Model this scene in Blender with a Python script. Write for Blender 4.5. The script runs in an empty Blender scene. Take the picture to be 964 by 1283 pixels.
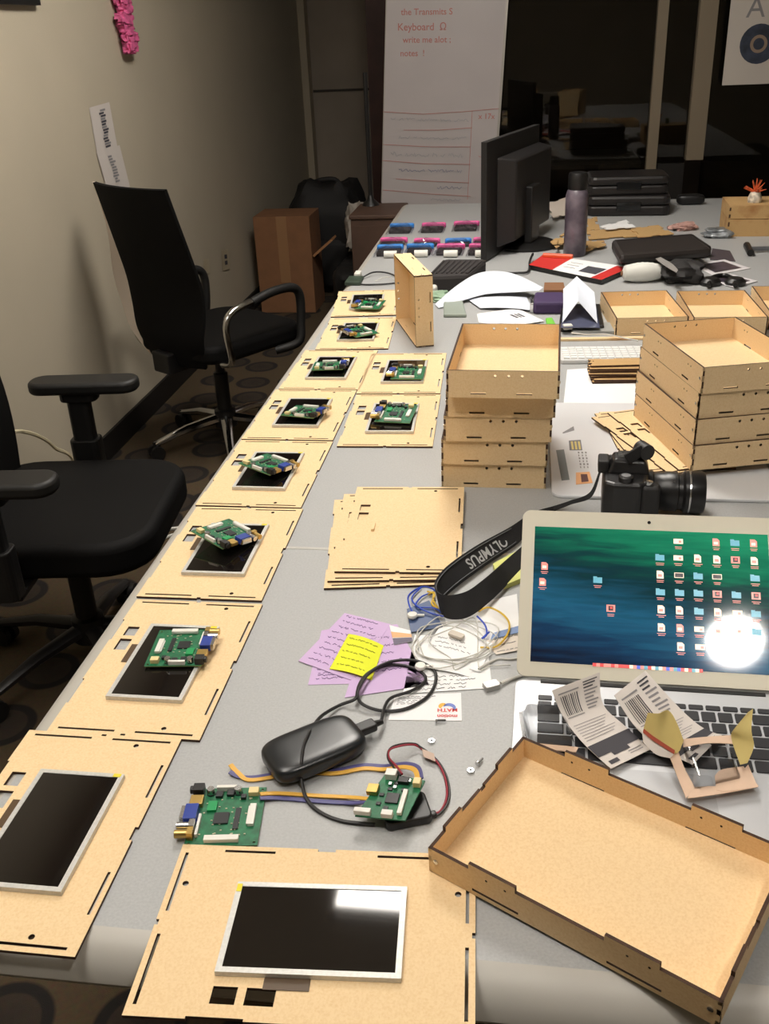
import bpy, bmesh, math, random
from mathutils import Vector, Matrix
random.seed(7)
PI = math.pi
sc = bpy.context.scene
COL = sc.collection
# ------------------------------------------------------------------ camera
FPX, PITCH, ROLL, HGT, YAW = 1200.25, .4666, -.0459, .7442, .157
TZ = .74                                             # table top height
CAM = Vector((0, 0, TZ + HGT))
_F = Vector((0, math.cos(PITCH), -math.sin(PITCH))); _R = Vector((1, 0, 0)); _U = _R.cross(_F)
_R2 = math.cos(ROLL) * _R + math.sin(ROLL) * _U; _U2 = -math.sin(ROLL) * _R + math.cos(ROLL) * _U
_Z = Matrix.Rotation(YAW, 3, 'Z')
CF, CR, CU = _Z @ _F, _Z @ _R2, _Z @ _U2
cam_d = bpy.data.cameras.new('camera'); cam = bpy.data.objects.new('render_camera', cam_d); COL.objects.link(cam)
cam_d.sensor_fit = 'VERTICAL'; cam_d.sensor_height = 36; cam_d.lens = FPX * 36 / 1283; cam_d.clip_start = .02
m4 = Matrix((CR, CU, -CF)).transposed().to_4x4(); m4.translation = CAM
cam.matrix_world = m4
sc.camera = cam
# ------------------------------------------------------------------ world, exposure
w = bpy.data.worlds.new('world'); sc.world = w; w.use_nodes = True
w.node_tree.nodes['Background'].inputs[0].default_value = (.9, .8, .7, 1)
w.node_tree.nodes['Background'].inputs[1].default_value = .02
vs = sc.view_settings
vs.view_transform = 'Standard'; vs.look = 'None'; vs.gamma = 1; vs.use_curve_mapping = False
vs.exposure = .2
L_TROFFER, L_FRONT, L_DOWN = 19.0, 9.0, 200.0                       # lamp strengths (used by the ceiling fittings below)

def ray(px, py): return CF + CR * ((px - 482) / FPX) - CU * ((py - 641.5) / FPX)
def at(px, py, z=TZ):
    d = ray(px, py); return CAM + d * ((z - CAM.z) / d.z)
def aty(px, py, Y):
    d = ray(px, py); return CAM + d * (Y / d.y)
def atx(px, py, X):
    d = ray(px, py); return CAM + d * (X / d.x)

# ------------------------------------------------------------------ materials
def lin(c): return tuple(((v / 255) / 12.92 if v / 255 <= .04045 else ((v / 255 + .055) / 1.055) ** 2.4) for v in c)
MATS = {}
def M(name, rgb, rough=.6, metal=0., noise=None, bump=None, spec=.5, emit=None, coat=0., rgb2=None):
    if name in MATS: return MATS[name]
    m = bpy.data.materials.new(name); m.use_nodes = True; nt = m.node_tree; b = nt.nodes['Principled BSDF']
    c = lin(rgb) + (1,)
    b.inputs['Base Color'].default_value = c; b.inputs['Roughness'].default_value = rough
    b.inputs['Metallic'].default_value = metal; b.inputs['Specular IOR Level'].default_value = spec
    b.inputs['Coat Weight'].default_value = coat
    if emit: b.inputs['Emission Color'].default_value = lin(rgb) + (1,); b.inputs['Emission Strength'].default_value = emit
    if noise or bump:
        tc = nt.nodes.new('ShaderNodeTexCoord')
    if noise:
        s, a = noise
        n = nt.nodes.new('ShaderNodeTexNoise'); n.inputs['Scale'].default_value = s; n.inputs['Detail'].default_value = 5
        nt.links.new(tc.outputs['Object'], n.inputs['Vector'])
        r = nt.nodes.new('ShaderNodeValToRGB')
        c2 = lin(rgb2) if rgb2 else tuple(v * (1 - a) for v in c[:3])
        c1 = c[:3] if rgb2 else tuple(min(1, v * (1 + a)) for v in c[:3])
        r.color_ramp.elements[0].color = tuple(c2) + (1,); r.color_ramp.elements[1].color = tuple(c1) + (1,)
        r.color_ramp.elements[0].position = .3; r.color_ramp.elements[1].position = .7
        nt.links.new(n.outputs['Fac'], r.inputs['Fac']); nt.links.new(r.outputs['Color'], b.inputs['Base Color'])
    if bump:
        s, a = bump
        n = nt.nodes.new('ShaderNodeTexNoise'); n.inputs['Scale'].default_value = s; n.inputs['Detail'].default_value = 4
        nt.links.new(tc.outputs['Object'], n.inputs['Vector'])
        bp = nt.nodes.new('ShaderNodeBump'); bp.inputs['Strength'].default_value = a; bp.inputs['Distance'].default_value = .003
        nt.links.new(n.outputs['Fac'], bp.inputs['Height']); nt.links.new(bp.outputs['Normal'], b.inputs['Normal'])
    MATS[name] = m
    return m

def mdf_material(name, base, dark, burn):
    m = M(name, base, .75); nt = m.node_tree; b = nt.nodes['Principled BSDF']; N = nt.nodes.new; L = nt.links.new
    tc = N('ShaderNodeTexCoord'); sep = N('ShaderNodeSeparateXYZ'); L(tc.outputs['Generated'], sep.inputs[0])
    n1 = N('ShaderNodeTexNoise'); n1.inputs['Scale'].default_value = 420; n1.inputs['Detail'].default_value = 3; L(tc.outputs['Object'], n1.inputs['Vector'])
    n2 = N('ShaderNodeTexNoise'); n2.inputs['Scale'].default_value = 14; n2.inputs['Detail'].default_value = 3
    oi = N('ShaderNodeObjectInfo'); ad = N('ShaderNodeVectorMath'); ad.operation = 'ADD'
    ml = N('ShaderNodeMath'); ml.operation = 'MULTIPLY'; ml.inputs[1].default_value = 37.; L(oi.outputs['Random'], ml.inputs[0])
    L(tc.outputs['Object'], ad.inputs[0]); L(ml.outputs[0], ad.inputs[1]); L(ad.outputs[0], n2.inputs['Vector'])
    r = N('ShaderNodeValToRGB'); r.color_ramp.elements[0].color = lin(dark) + (1,); r.color_ramp.elements[1].color = lin(base) + (1,)
    r.color_ramp.elements[0].position = .25; r.color_ramp.elements[1].position = .6; L(n1.outputs['Fac'], r.inputs['Fac'])
    def edge(o):
        a = N('ShaderNodeMath'); a.operation = 'SUBTRACT'; L(sep.outputs[o], a.inputs[0]); a.inputs[1].default_value = .5
        c = N('ShaderNodeMath'); c.operation = 'ABSOLUTE'; L(a.outputs[0], c.inputs[0]); return c
    mx = N('ShaderNodeMath'); mx.operation = 'MAXIMUM'; L(edge('X').outputs[0], mx.inputs[0]); L(edge('Y').outputs[0], mx.inputs[1])
    mr = N('ShaderNodeMapRange'); mr.inputs['From Min'].default_value = .40; mr.inputs['From Max'].default_value = .5; mr.inputs['To Max'].default_value = .85
    L(mx.outputs[0], mr.inputs['Value'])
    mr2 = N('ShaderNodeMapRange'); mr2.inputs['From Min'].default_value = .48; mr2.inputs['From Max'].default_value = .72; L(n2.outputs['Fac'], mr2.inputs['Value'])
    mm = N('ShaderNodeMath'); mm.operation = 'MULTIPLY'; L(mr.outputs[0], mm.inputs[0]); L(mr2.outputs[0], mm.inputs[1])
    mix = N('ShaderNodeMix'); mix.data_type = 'RGBA'; L(mm.outputs[0], mix.inputs[0]); L(r.outputs['Color'], mix.inputs[6]); mix.inputs[7].default_value = lin(burn) + (1,)
    L(mix.outputs[2], b.inputs['Base Color'])
    return m
mdf = mdf_material('mdf_board', (236, 207, 162), (227, 194, 146), (192, 130, 66))
mdf_darker = mdf_material('mdf_board_darker', (196, 160, 108), (180, 143, 92), (150, 92, 40))  # darker tone of the same board
burnt = M('laser_burnt_edge', (66, 42, 26), .8, noise=(60, .4))
lcd_metal = M('brushed_lcd_metal', (206, 205, 201), .42, .3, noise=(300, .08))
lcd_glass = M('lcd_black_glass', (20, 16, 15), .045, spec=.9)
pcb = M('pcb_green', (22, 104, 66), .45, noise=(120, .35), spec=.5)
white_plastic = M('white_plastic', (226, 224, 216), .45)
beige_plastic = M('cream_plastic', (226, 206, 150), .5)
chip_black = M('chip_black', (30, 32, 34), .4)
blue_plastic = M('vga_blue', (38, 62, 150), .4)
steel = M('steel', (205, 205, 205), .25, 1.)
brass = M('brass_contacts', (190, 160, 96), .35, .9)
black_plastic = M('black_plastic', (22, 21, 21), .42)
black_gloss = M('black_gloss_plastic', (18, 20, 22), .16, spec=.6)
black_matte = M('black_matte', (20, 18, 17), .75)
chrome = M('chrome', (215, 215, 215), .12, 1.)
paper = M('paper_white', (240, 240, 240), .8, noise=(25, .03))
ink = M('ink_dark', (70, 70, 78), .8)
ink_soft = M('ink_grey', (140, 138, 140), .8)
cardboard = M('cardboard', (132, 92, 62), .85, noise=(18, .08))
white_cable = M('white_cable', (205, 203, 196), .5)
black_cable = M('black_cable', (34, 33, 34), .5)
aluminium = M('aluminium', (205, 208, 210), .38, .6)

def clear_material(name, tint, gloss=1.0, rough=.08, fac=None):
    m = bpy.data.materials.new(name); m.use_nodes = True; nt = m.node_tree; nt.nodes.remove(nt.nodes['Principled BSDF'])
    out = nt.nodes['Material Output']; t = nt.nodes.new('ShaderNodeBsdfTransparent'); t.inputs[0].default_value = tint + (1,)
    g = nt.nodes.new('ShaderNodeBsdfGlossy'); g.inputs['Roughness'].default_value = rough; g.inputs[0].default_value = (gloss, gloss, gloss, 1)
    f = nt.nodes.new('ShaderNodeFresnel'); f.inputs[0].default_value = 1.5
    mx = nt.nodes.new('ShaderNodeMixShader'); nt.links.new(f.outputs[0], mx.inputs[0])
    if fac is not None: mx.inputs[0].default_value = fac; nt.links.remove(mx.inputs[0].links[0])
    nt.links.new(t.outputs[0], mx.inputs[1]); nt.links.new(g.outputs[0], mx.inputs[2]); nt.links.new(mx.outputs[0], out.inputs[0])
    MATS[name] = m; return m
clear_plastic = clear_material('clear_blister_plastic', (.93, .94, .95))
smoke_bag = clear_material('thin_plastic_bag', (.72, .72, .74), fac=.16, rough=.2)
pane_glass = clear_material('partition_glass', (.55, .53, .5), rough=.02)

# ------------------------------------------------------------------ mesh helpers
def catmull(pts, k=6, closed=False):
    P = [Vector(p) for p in pts]; n = len(P); out = []
    rng = range(n if closed else n - 1)
    for i in rng:
        p0 = P[(i - 1) % n] if (closed or i > 0) else P[i]; p1 = P[i]; p2 = P[(i + 1) % n]
        p3 = P[(i + 2) % n] if (closed or i + 2 < n) else p2
        for j in range(k):
            t = j / k
            out.append(.5 * ((2 * p1) + (p2 - p0) * t + (2 * p0 - 5 * p1 + 4 * p2 - p3) * t * t + (3 * p1 - p0 - 3 * p2 + p3) * t ** 3))
    if not closed: out.append(P[-1])
    return out

class MB:
    def __init__(s): s.v = []; s.f = []; s.m = []
    def add(s, vs, fs, mi=0):
        o = len(s.v); s.v += [Vector(p) for p in vs]; s.f += [[i + o for i in f] for f in fs]; s.m += [mi] * len(fs); return s
    def box(s, x0, x1, y0, y1, z0, z1, mi=0):
        return s.add([(x0, y0, z0), (x1, y0, z0), (x1, y1, z0), (x0, y1, z0), (x0, y0, z1), (x1, y0, z1), (x1, y1, z1), (x0, y1, z1)],
                     [(0, 3, 2, 1), (4, 5, 6, 7), (0, 1, 5, 4), (1, 2, 6, 5), (2, 3, 7, 6), (3, 0, 4, 7)], mi)
    def cyl(s, p0, p1, r0, r1=None, n=12, mi=0):
        return s.tube([p0, p1], [r0, r0 if r1 is None else r1], n, mi)
    def tube(s, pts, r, n=6, mi=0, closed=False, flat=1.0):
        P = [Vector(p) for p in pts]; k = len(P); R = r if isinstance(r, (list, tuple)) else [r] * k
        vs = []; up = None
        for i in range(k):
            a = P[(i - 1) % k] if (closed or i > 0) else P[0]; b = P[(i + 1) % k] if (closed or i < k - 1) else P[-1]
            t = (b - a)
            t = t.normalized() if t.length > 1e-9 else Vector((0, 0, 1))
            if up is None:
                up = Vector((0, 0, 1)) if abs(t.z) < .9 else Vector((1, 0, 0))
            sd = t.cross(up)
            if sd.length < 1e-6: sd = t.cross(Vector((1, 0, .3)))
            sd.normalize(); u2 = sd.cross(t).normalized(); up = u2
            for j in range(n):
                an = 2 * PI * (j + .5) / n
                vs.append(P[i] + sd * math.cos(an) * R[i] + u2 * math.sin(an) * R[i] * flat)
        fs = []
        for i in range(k if closed else k - 1):
            for j in range(n):
                a = i * n + j; b = i * n + (j + 1) % n; c = ((i + 1) % k) * n + (j + 1) % n; d = ((i + 1) % k) * n + j
                fs.append((a, b, c, d))
        if not closed:
            fs.append(tuple(range(n - 1, -1, -1))); fs.append(tuple((k - 1) * n + j for j in range(n)))
        return s.add(vs, fs, mi)
    def lathe(s, prof, n=20, mi=0, c=(0, 0, 0), axis='Z', ring=False):
        if ring: prof = list(prof) + [prof[0]]
        vs = []; fs = []; k = len(prof)
        for r, z in prof:
            for j in range(n):
                an = 2 * PI * j / n; x, y = r * math.cos(an), r * math.sin(an)
                p = (x, y, z) if axis == 'Z' else ((z, x, y) if axis == 'X' else (y, z, x))
                vs.append(Vector(p) + Vector(c))
        for i in range(k - 1):
            for j in range(n): fs.append((i * n + j, i * n + (j + 1) % n, (i + 1) * n + (j + 1) % n, (i + 1) * n + j))
        if not ring: fs.append(tuple(range(n - 1, -1, -1))); fs.append(tuple((k - 1) * n + j for j in range(n)))
        return s.add(vs, fs, mi)
    def prism(s, poly, z0, z1, mi=0):
        n = len(poly); vs = [(x, y, z0) for x, y in poly] + [(x, y, z1) for x, y in poly]
        fs = [tuple(range(n - 1, -1, -1)), tuple(range(n, 2 * n))] + [(i, (i + 1) % n, n + (i + 1) % n, n + i) for i in range(n)]
        return s.add(vs, fs, mi)
    def rbox(s, x0, x1, y0, y1, z0, z1, r, n=4, mi=0):
        return s.prism(rrect(x0, x1, y0, y1, r, n), z0, z1, mi)
    def grid(s, fn, nu, nv, th=0., mi=0):
        # fn(u,v)->Vector ; with thickness along -normal
        P = [[Vector(fn(i / nu, j / nv)) for j in range(nv + 1)] for i in range(nu + 1)]
        vs = []; idx = lambda i, j: i * (nv + 1) + j
        for i in range(nu + 1):
            for j in range(nv + 1): vs.append(P[i][j])
        fs = [(idx(i, j), idx(i + 1, j), idx(i + 1, j + 1), idx(i, j + 1)) for i in range(nu) for j in range(nv)]
        if th:
            N = len(vs); lo = []
            mi_, mj_ = nu // 2, nv // 2
            nc = (P[min(mi_ + 1, nu)][mj_] - P[max(mi_ - 1, 0)][mj_]).cross(P[mi_][min(mj_ + 1, nv)] - P[mi_][max(mj_ - 1, 0)])
            if nc.z < 0: th = -th
            for i in range(nu + 1):
                for j in range(nv + 1):
                    du = P[min(i + 1, nu)][j] - P[max(i - 1, 0)][j]; dv = P[i][min(j + 1, nv)] - P[i][max(j - 1, 0)]
                    nn = du.cross(dv)
                    if nn.length > 1e-12: nn.normalize()
                    lo.append(P[i][j] - nn * th)
            vs += lo
            fs += [(N + idx(i, j), N + idx(i, j + 1), N + idx(i + 1, j + 1), N + idx(i + 1, j)) for i in range(nu) for j in range(nv)]
            per = [(i, 0) for i in range(nu)] + [(nu, j) for j in range(nv)] + [(i, nv) for i in range(nu, 0, -1)] + [(0, j) for j in range(nv, 0, -1)]
            q = [idx(*p) for p in per]; n = len(q)
            fs += [(q[k], N + q[k], N + q[(k + 1) % n], q[(k + 1) % n]) for k in range(n)]
        return s.add(vs, fs, mi)
    def mesh(s, name, mats, smooth=False, origin=(0, 0, 0)):
        me = bpy.data.meshes.new(name); o = Vector(origin)
        me.from_pydata([tuple(p - o) for p in s.v], [], s.f)
        for m in (mats if isinstance(mats, (list, tuple)) else [mats]): me.materials.append(m)
        me.polygons.foreach_set('material_index', s.m)
        bm = bmesh.new(); bm.from_mesh(me); bmesh.ops.recalc_face_normals(bm, faces=bm.faces); bm.to_mesh(me); bm.free()
        if smooth:
            me.polygons.foreach_set('use_smooth', [True] * len(me.polygons))
            try: me.set_sharp_from_angle(angle=math.radians(40))
            except Exception: pass
        return me
    def build(s, name, mats, parent=None, loc=None, rot=None, smooth=False, world=False):
        if world:
            # vertices are world coordinates; recentre on the base of the mesh
            xs = [p.x for p in s.v]; ys = [p.y for p in s.v]; zs = [p.z for p in s.v]
            c = Vector(((min(xs) + max(xs)) / 2, (min(ys) + max(ys)) / 2, min(zs)))
            o = mk(name, s.mesh(name, mats, smooth, c), parent)
            o.location = c - (parent.location if parent else Vector((0, 0, 0)))
            return o
        o = mk(name, s.mesh(name, mats, smooth), parent)
        if loc is not None: o.location = loc
        if rot is not None: o.rotation_euler = rot
        return o

def rrect(x0, x1, y0, y1, r, n=4):
    out = []
    for cx, cy, a0 in ((x1 - r, y0 + r, -PI / 2), (x1 - r, y1 - r, 0), (x0 + r, y1 - r, PI / 2), (x0 + r, y0 + r, PI)):
        for i in range(n + 1):
            a = a0 + PI / 2 * i / n; out.append((cx + r * math.cos(a), cy + r * math.sin(a)))
    return out
def mk(name, data, parent=None):
    o = bpy.data.objects.new(name, data); COL.objects.link(o)
    if parent: o.parent = parent
    return o
def tag(o, label=None, cat=None, group=None, kind=None):
    if label: o['label'] = label
    if cat: o['category'] = cat
    if group: o['group'] = group
    if kind: o['kind'] = kind
    return o
def thing(name, label, cat, loc=(0, 0, 0), rotz=0., group=None, rot=None):
    o = mk(name, None); o.location = loc; o.rotation_euler = rot if rot else (0, 0, rotz); o.empty_display_size = .05
    return tag(o, label, cat, group)
def copy_tree(o, parent=None):
    c = o.copy(); COL.objects.link(c); c.parent = parent
    for ch in list(o.children): copy_tree(ch, c)
    return c
def bev(o, wd, seg=2):
    m = o.modifiers.new('bevel', 'BEVEL'); m.width = wd; m.segments = seg; m.limit_method = 'ANGLE'; m.angle_limit = math.radians(40)
    return o
def sub(o, lv=1):
    m = o.modifiers.new('subsurf', 'SUBSURF'); m.levels = lv; m.render_levels = lv; return o
def curve_to_mesh(cu, name):
    t = bpy.data.objects.new('tmp', cu); COL.objects.link(t)
    dg = bpy.context.evaluated_depsgraph_get(); dg.update()
    me = bpy.data.meshes.new_from_object(t.evaluated_get(dg)); me.name = name
    bpy.data.objects.remove(t); bpy.data.curves.remove(cu); return me
def plate(name, outline, holes, th, mats):
    """laser-cut plate in the XY plane, z 0..th; slot 0 = faces, slot 1 = cut edges"""
    cu = bpy.data.curves.new(name, 'CURVE'); cu.dimensions = '2D'; cu.fill_mode = 'BOTH'; cu.extrude = th / 2
    for poly in [outline] + list(holes):
        sp = cu.splines.new('POLY'); sp.points.add(len(poly) - 1); sp.use_cyclic_u = True
        for p, q in zip(sp.points, poly): p.co = (q[0], q[1], 0, 1)
    me = curve_to_mesh(cu, name); me.materials.clear()
    for v in me.vertices: v.co.z += th / 2
    for m in mats: me.materials.append(m)
    for p in me.polygons: p.material_index = 0 if abs(p.normal.z) > .5 else 1; p.use_smooth = False
    return me
def text_mesh(body, size, mat, th=.0, bold=.0, name='lettering'):
    cu = bpy.data.curves.new('t', 'FONT'); cu.body = body; cu.size = size; cu.align_x = 'CENTER'; cu.align_y = 'CENTER'; cu.extrude = th; cu.offset = bold
    cu.resolution_u = 3
    me = curve_to_mesh(cu, name); me.materials.clear(); me.materials.append(mat); return me
def frame_matrix(o, x, up):
    x = Vector(x).normalized(); n = x.cross(Vector(up)).normalized(); y = n.cross(x)
    m = Matrix((x, y, n)).transposed().to_4x4(); m.translation = Vector(o); return m
def wl(px, z=TZ): return [at(a, b, z) for a, b in px]
def outline(w, h, bottom=(), right=(), top=(), left=()):
    """rectangle with rectangular cuts: entries (from, to, depth) along each edge, measured from its low end; depth<0 protrudes"""
    P = []
    def run(side, cuts, L, f):
        P.append(f(0, 0))
        for a, b, d in sorted(cuts): P.extend([f(a, 0), f(a, d), f(b, d), f(b, 0)])
    run('b', bottom, w, lambda s, d: (-w / 2 + s, -h / 2 + d))
    run('r', right, h, lambda s, d: (w / 2 - d, -h / 2 + s))
    P.append((w / 2, h / 2))
    for a, b, d in sorted(top, reverse=True): P.extend([(-w / 2 + b, h / 2), (-w / 2 + b, h / 2 - d), (-w / 2 + a, h / 2 - d), (-w / 2 + a, h / 2)])
    P.append((-w / 2, h / 2))
    for a, b, d in sorted(left, reverse=True): P.extend([(-w / 2, -h / 2 + b), (-w / 2 + d, -h / 2 + b), (-w / 2 + d, -h / 2 + a), (-w / 2, -h / 2 + a)])
    out = []
    for p in P:
        if not out or (abs(out[-1][0] - p[0]) + abs(out[-1][1] - p[1])) > 1e-6: out.append(p)
    if abs(out[0][0] - out[-1][0]) + abs(out[0][1] - out[-1][1]) < 1e-6: out.pop()
    return out
def rect(x0, x1, y0, y1): return [(x0, y0), (x1, y0), (x1, y1), (x0, y1)]
def circ(x, y, r, n=10): return [(x + r * math.cos(2 * PI * i / n), y + r * math.sin(2 * PI * i / n)) for i in range(n)]

# ------------------------------------------------------------------ the room
XL, XR, YF, YB, ZC = -1.63, 2.9, -2.6, 7.55, 2.7
wall_m = M('wall_paint', (184, 174, 154), .85, noise=(3, .03), bump=(180, .12))
ceil_m = M('ceiling_paint', (206, 202, 192), .9)
backwall_m = M('back_wall_paint', (158, 146, 132), .85, noise=(4, .06))
dark_base = M('black_vinyl', (24, 21, 19), .6)
def struct(name, mb, m): 
    o = mb.build(name, m, world=True); return tag(o, kind='structure')
carpet = M('carpet', (96, 76, 56), .95, bump=(700, .5))
def carpet_nodes(m):
    nt = m.node_tree; b = nt.nodes['Principled BSDF']; N = nt.nodes.new; L = nt.links.new
    tc = N('ShaderNodeTexCoord'); vo = N('ShaderNodeTexVoronoi'); vo.inputs['Scale'].default_value = 4.6; vo.inputs['Randomness'].default_value = .55
    vo.voronoi_dimensions = '2D'
    L(tc.outputs['Object'], vo.inputs['Vector'])
    r = N('ShaderNodeValToRGB'); e = r.color_ramp.elements
    e[0].position = 0; e[0].color = lin((46, 37, 30)) + (1,); e[1].position = .26; e[1].color = lin((58, 46, 34)) + (1,)
    for p, c in ((.28, (28, 22, 19)), (.36, (28, 22, 19)), (.39, (86, 70, 48)), (1., (86, 70, 48))):
        q = e.new(p); q.color = lin(c) + (1,)
    L(vo.outputs['Distance'], r.inputs['Fac'])
    n = N('ShaderNodeTexNoise'); n.inputs['Scale'].default_value = 90; L(tc.outputs['Object'], n.inputs['Vector'])
    mx = N('ShaderNodeMix'); mx.data_type = 'RGBA'; mx.blend_type = 'MULTIPLY'; mx.inputs[0].default_value = .5
    L(r.outputs['Color'], mx.inputs[6]); L(n.outputs['Color'], mx.inputs[7]); L(mx.outputs[2], b.inputs['Base Color'])
carpet_nodes(carpet)
struct('floor', MB().box(XL - .1, XR + .1, YF - .1, YB + .1, -.1, 0), carpet)
struct('ceiling', MB().box(XL - .1, XR + .1, YF - .1, YB + .1, ZC, ZC + .1), ceil_m)
struct('wall_left', MB().box(XL - .1, XL, YF - .1, YB + .1, 0, ZC), wall_m)
struct('wall_right', MB().box(XR, XR + .1, YF - .1, YB + .1, 0, ZC), wall_m)
struct('wall_front', MB().box(XL, XR, YF - .1, YF, 0, ZC), wall_m)
struct('wall_back', MB().box(XL, XR, YB, YB + .1, 0, ZC), backwall_m)
struct('baseboard_left', MB().box(XL, XL + .012, YF, YB, 0, .1), dark_base)
struct('trim_1', MB().box(XL, XL + .05, YB - .14, YB - .03, 0, ZC), M('pale_frame', (176, 164, 142), .7))
struct('trim_2', MB().box(XL + .05, XL + .85, YB - .012, YB, 1.09, 1.105), M('dark_groove', (70, 62, 56), .8))
door_m = M('dark_red_wood', (66, 36, 28), .5, noise=(9, .25))
d1 = struct('door_1', MB().box(-1.02, -.72, 6.60, 6.65, 0, 2.3), door_m)
# glazed partition behind the table
PY = 5.42
dark_wall = M('dark_partition', (78, 70, 62), .7, noise=(5, .2))
frame_m = M('partition_frame', (132, 119, 100), .5)
black_frame = M('partition_black', (26, 23, 21), .5)
struct('wall_partition', MB().box(-.42, XR, PY - .03, PY + .03, 0, .62), dark_wall)
for k, (a, b) in enumerate(((-.42, .605), (.655, .80), (.885, XR))):
    struct('window_%d' % (k + 1), MB().box(a, b, PY - .004, PY + .004, .62, 2.35), pane_glass)
struct('trim_3', MB().box(.605, .655, PY - .05, PY + .03, .62, 2.35), frame_m)
struct('trim_4', MB().box(.80, .885, PY - .06, PY + .02, .82, 2.35), frame_m)
struct('trim_5', MB().box(-.42, XR, PY - .05, PY + .05, 2.35, ZC), black_frame)
struct('trim_6', MB().box(-.46, -.42, PY - .05, PY + .05, 0, ZC), black_frame)
struct('trim_7', MB().box(.66, .80, PY - .02, PY + .02, .62, .80), black_frame)
struct('wall_inner', MB().box(-.42, XR, YB - .5, YB - .45, 0, ZC), dark_wall)  # coloured dark to stand in for the shade of the unlit room
# ------------------------------------------------------------------ ceiling fittings
lamp_glow = bpy.data.materials.new('troffer_glow'); lamp_glow.use_nodes = True
def emis(m, col, s):
    b = m.node_tree.nodes['Principled BSDF']; b.inputs['Base Color'].default_value = (1, 1, 1, 1)
    b.inputs['Emission Color'].default_value = col + (1,); b.inputs['Emission Strength'].default_value = s
emis(lamp_glow, (1, .94, .86), L_TROFFER)
front_glow = bpy.data.materials.new('front_troffer_glow'); front_glow.use_nodes = True
down_glow = bpy.data.materials.new('downlight_glow'); down_glow.use_nodes = True; emis(down_glow, (1, .94, .86), L_DOWN); emis(front_glow, (1, .94, .86), L_FRONT)
enamel = M('white_enamel', (225, 222, 215), .4)
def troffer(x, y, wx, wy, label, glow=None):
    t = thing('ceiling_light', label, 'ceiling light', (x, y, ZC))
    f = MB()
    for a, b, c, d in ((-wx/2-.03, -wx/2, -wy/2-.03, wy/2+.03), (wx/2, wx/2+.03, -wy/2-.03, wy/2+.03), (-wx/2, wx/2, -wy/2-.03, -wy/2), (-wx/2, wx/2, wy/2, wy/2+.03)):
        f.box(a, b, c, d, -.03, 0)
    f.build('frame', enamel, t)
    MB().box(-wx/2, wx/2, -wy/2, wy/2, -.015, -.005).build('diffuser', glow or lamp_glow, t)
troffer(-.75, .75, .62, 1.22, 'rectangular recessed ceiling light above the table front corner', front_glow)
troffer(-.28, 2.86, .62, 1.22, 'rectangular recessed ceiling light above the long table')
t = thing('downlight', 'small round ceiling downlight above the open laptop', 'ceiling light', (.66, .10, ZC))
MB().lathe([(.08, -.012), (.105, -.012), (.105, 0), (.08, 0)], 28, ring=True).build('trim_ring', enamel, t)
MB().lathe([(.001, -.010), (.078, -.010), (.078, -.004), (.001, -.004)], 28).build('lens', down_glow, t)

# ------------------------------------------------------------------ the long table
TX0, TX1, TY0, TY1 = -.562, 1.35, .585, 4.66
lam = M('grey_laminate', (170, 171, 171), .5, noise=(350, .07))
edge_m = M('table_edge', (186, 182, 174), .45)
tb = thing('conference_table', 'long grey laminate table covered with parts, papers and wooden trays', 'table', ((TX0 + TX1) / 2, (TY0 + TY1) / 2, 0))
def tpart(name, mb, m, **k): return mb.build(name, m, tb, world=True, **k)
tpart('tabletop', MB().box(TX0, TX1, TY0, 1.319, TZ - .034, TZ), lam)
tpart('tabletop', MB().box(TX0, TX1, 1.327, TY1, TZ - .034, TZ), lam)
tpart('seam_strip', MB().box(TX0, TX1, 1.3192, 1.3268, TZ - .02, TZ + .0006), M('seam_metal', (214, 212, 206), .3, .5))
prof = [(0, 0), (-.012, -.003), (-.024, -.011), (-.032, -.022), (-.035, -.034), (-.030, -.044), (0, -.048)]
fe = MB(); n = len(prof)
fe.add([(x, TY0 + a, TZ + b) for x in (TX0, TX1) for a, b in prof], [tuple(range(n)), tuple(range(2 * n - 1, n - 1, -1))] + [(i, (i + 1) % n, n + (i + 1) % n, n + i) for i in range(n)])
tpart('edge_band', fe, edge_m, smooth=True)
le = MB(); le.add([(TX0 + a, y, TZ + b) for y in (TY0, TY1) for a, b in prof], [tuple(range(n)), tuple(range(2 * n - 1, n - 1, -1))] + [(i, (i + 1) % n, n + (i + 1) % n, n + i) for i in range(n)])
tpart('edge_band', le, edge_m, smooth=True)
leg_m = M('table_leg_grey', (60, 56, 52), .5)
for y in (.85, 2.4, 4.3):
    for x in (-.25, 1.05):
        tpart('leg', MB().rbox(x - .035, x + .035, y - .035, y + .035, .0, TZ - .034, .012), leg_m)
tpart('modesty_rail', MB().box(.36, .44, .9, 4.3, TZ - .11, TZ - .034), leg_m)

# ------------------------------------------------------------------ laser-cut panels with screens
PT = .0035
PW, PL = .192, .300
def panel_mesh(name, mats=(mdf, burnt), holes=True):
    o = outline(PW, PL, right=[(.0, .012, .0)], bottom=[(.092, .100, .0025)], top=[(.092, .100, .0025)],
                left=[(.05, .105, .0022), (.195, .25, .0022)])
    o = outline(PW, PL, bottom=[(.093, .099, .003)], top=[(.093, .099, .003)],
                right=[(.141, .159, .0035)], left=[(.055, .105, .0025), (.195, .245, .0025)])
    h = []
    for sx in (-1, 1):
        for sy in (-1, 1):
            cx = sx * .049; h.append(rect(cx - .036, cx + .036, sy * (PL / 2 - .0075) - .0016, sy * (PL / 2 - .0075) + .0016))
    for cy in (-.078, .078): h.append(rect(PW / 2 - .0085, PW / 2 - .0055, cy - .026, cy + .026))
    h.append(circ(.046, -PL / 2 + .0165, .0032)); h.append(circ(.046, PL / 2 - .0165, .0032))
    if holes:
        h.append(rect(-.081, -.064, .056, .078)); h.append(rect(-.081, -.064, .022, .048))
    return plate(name, o, h, PT, mats)
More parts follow.
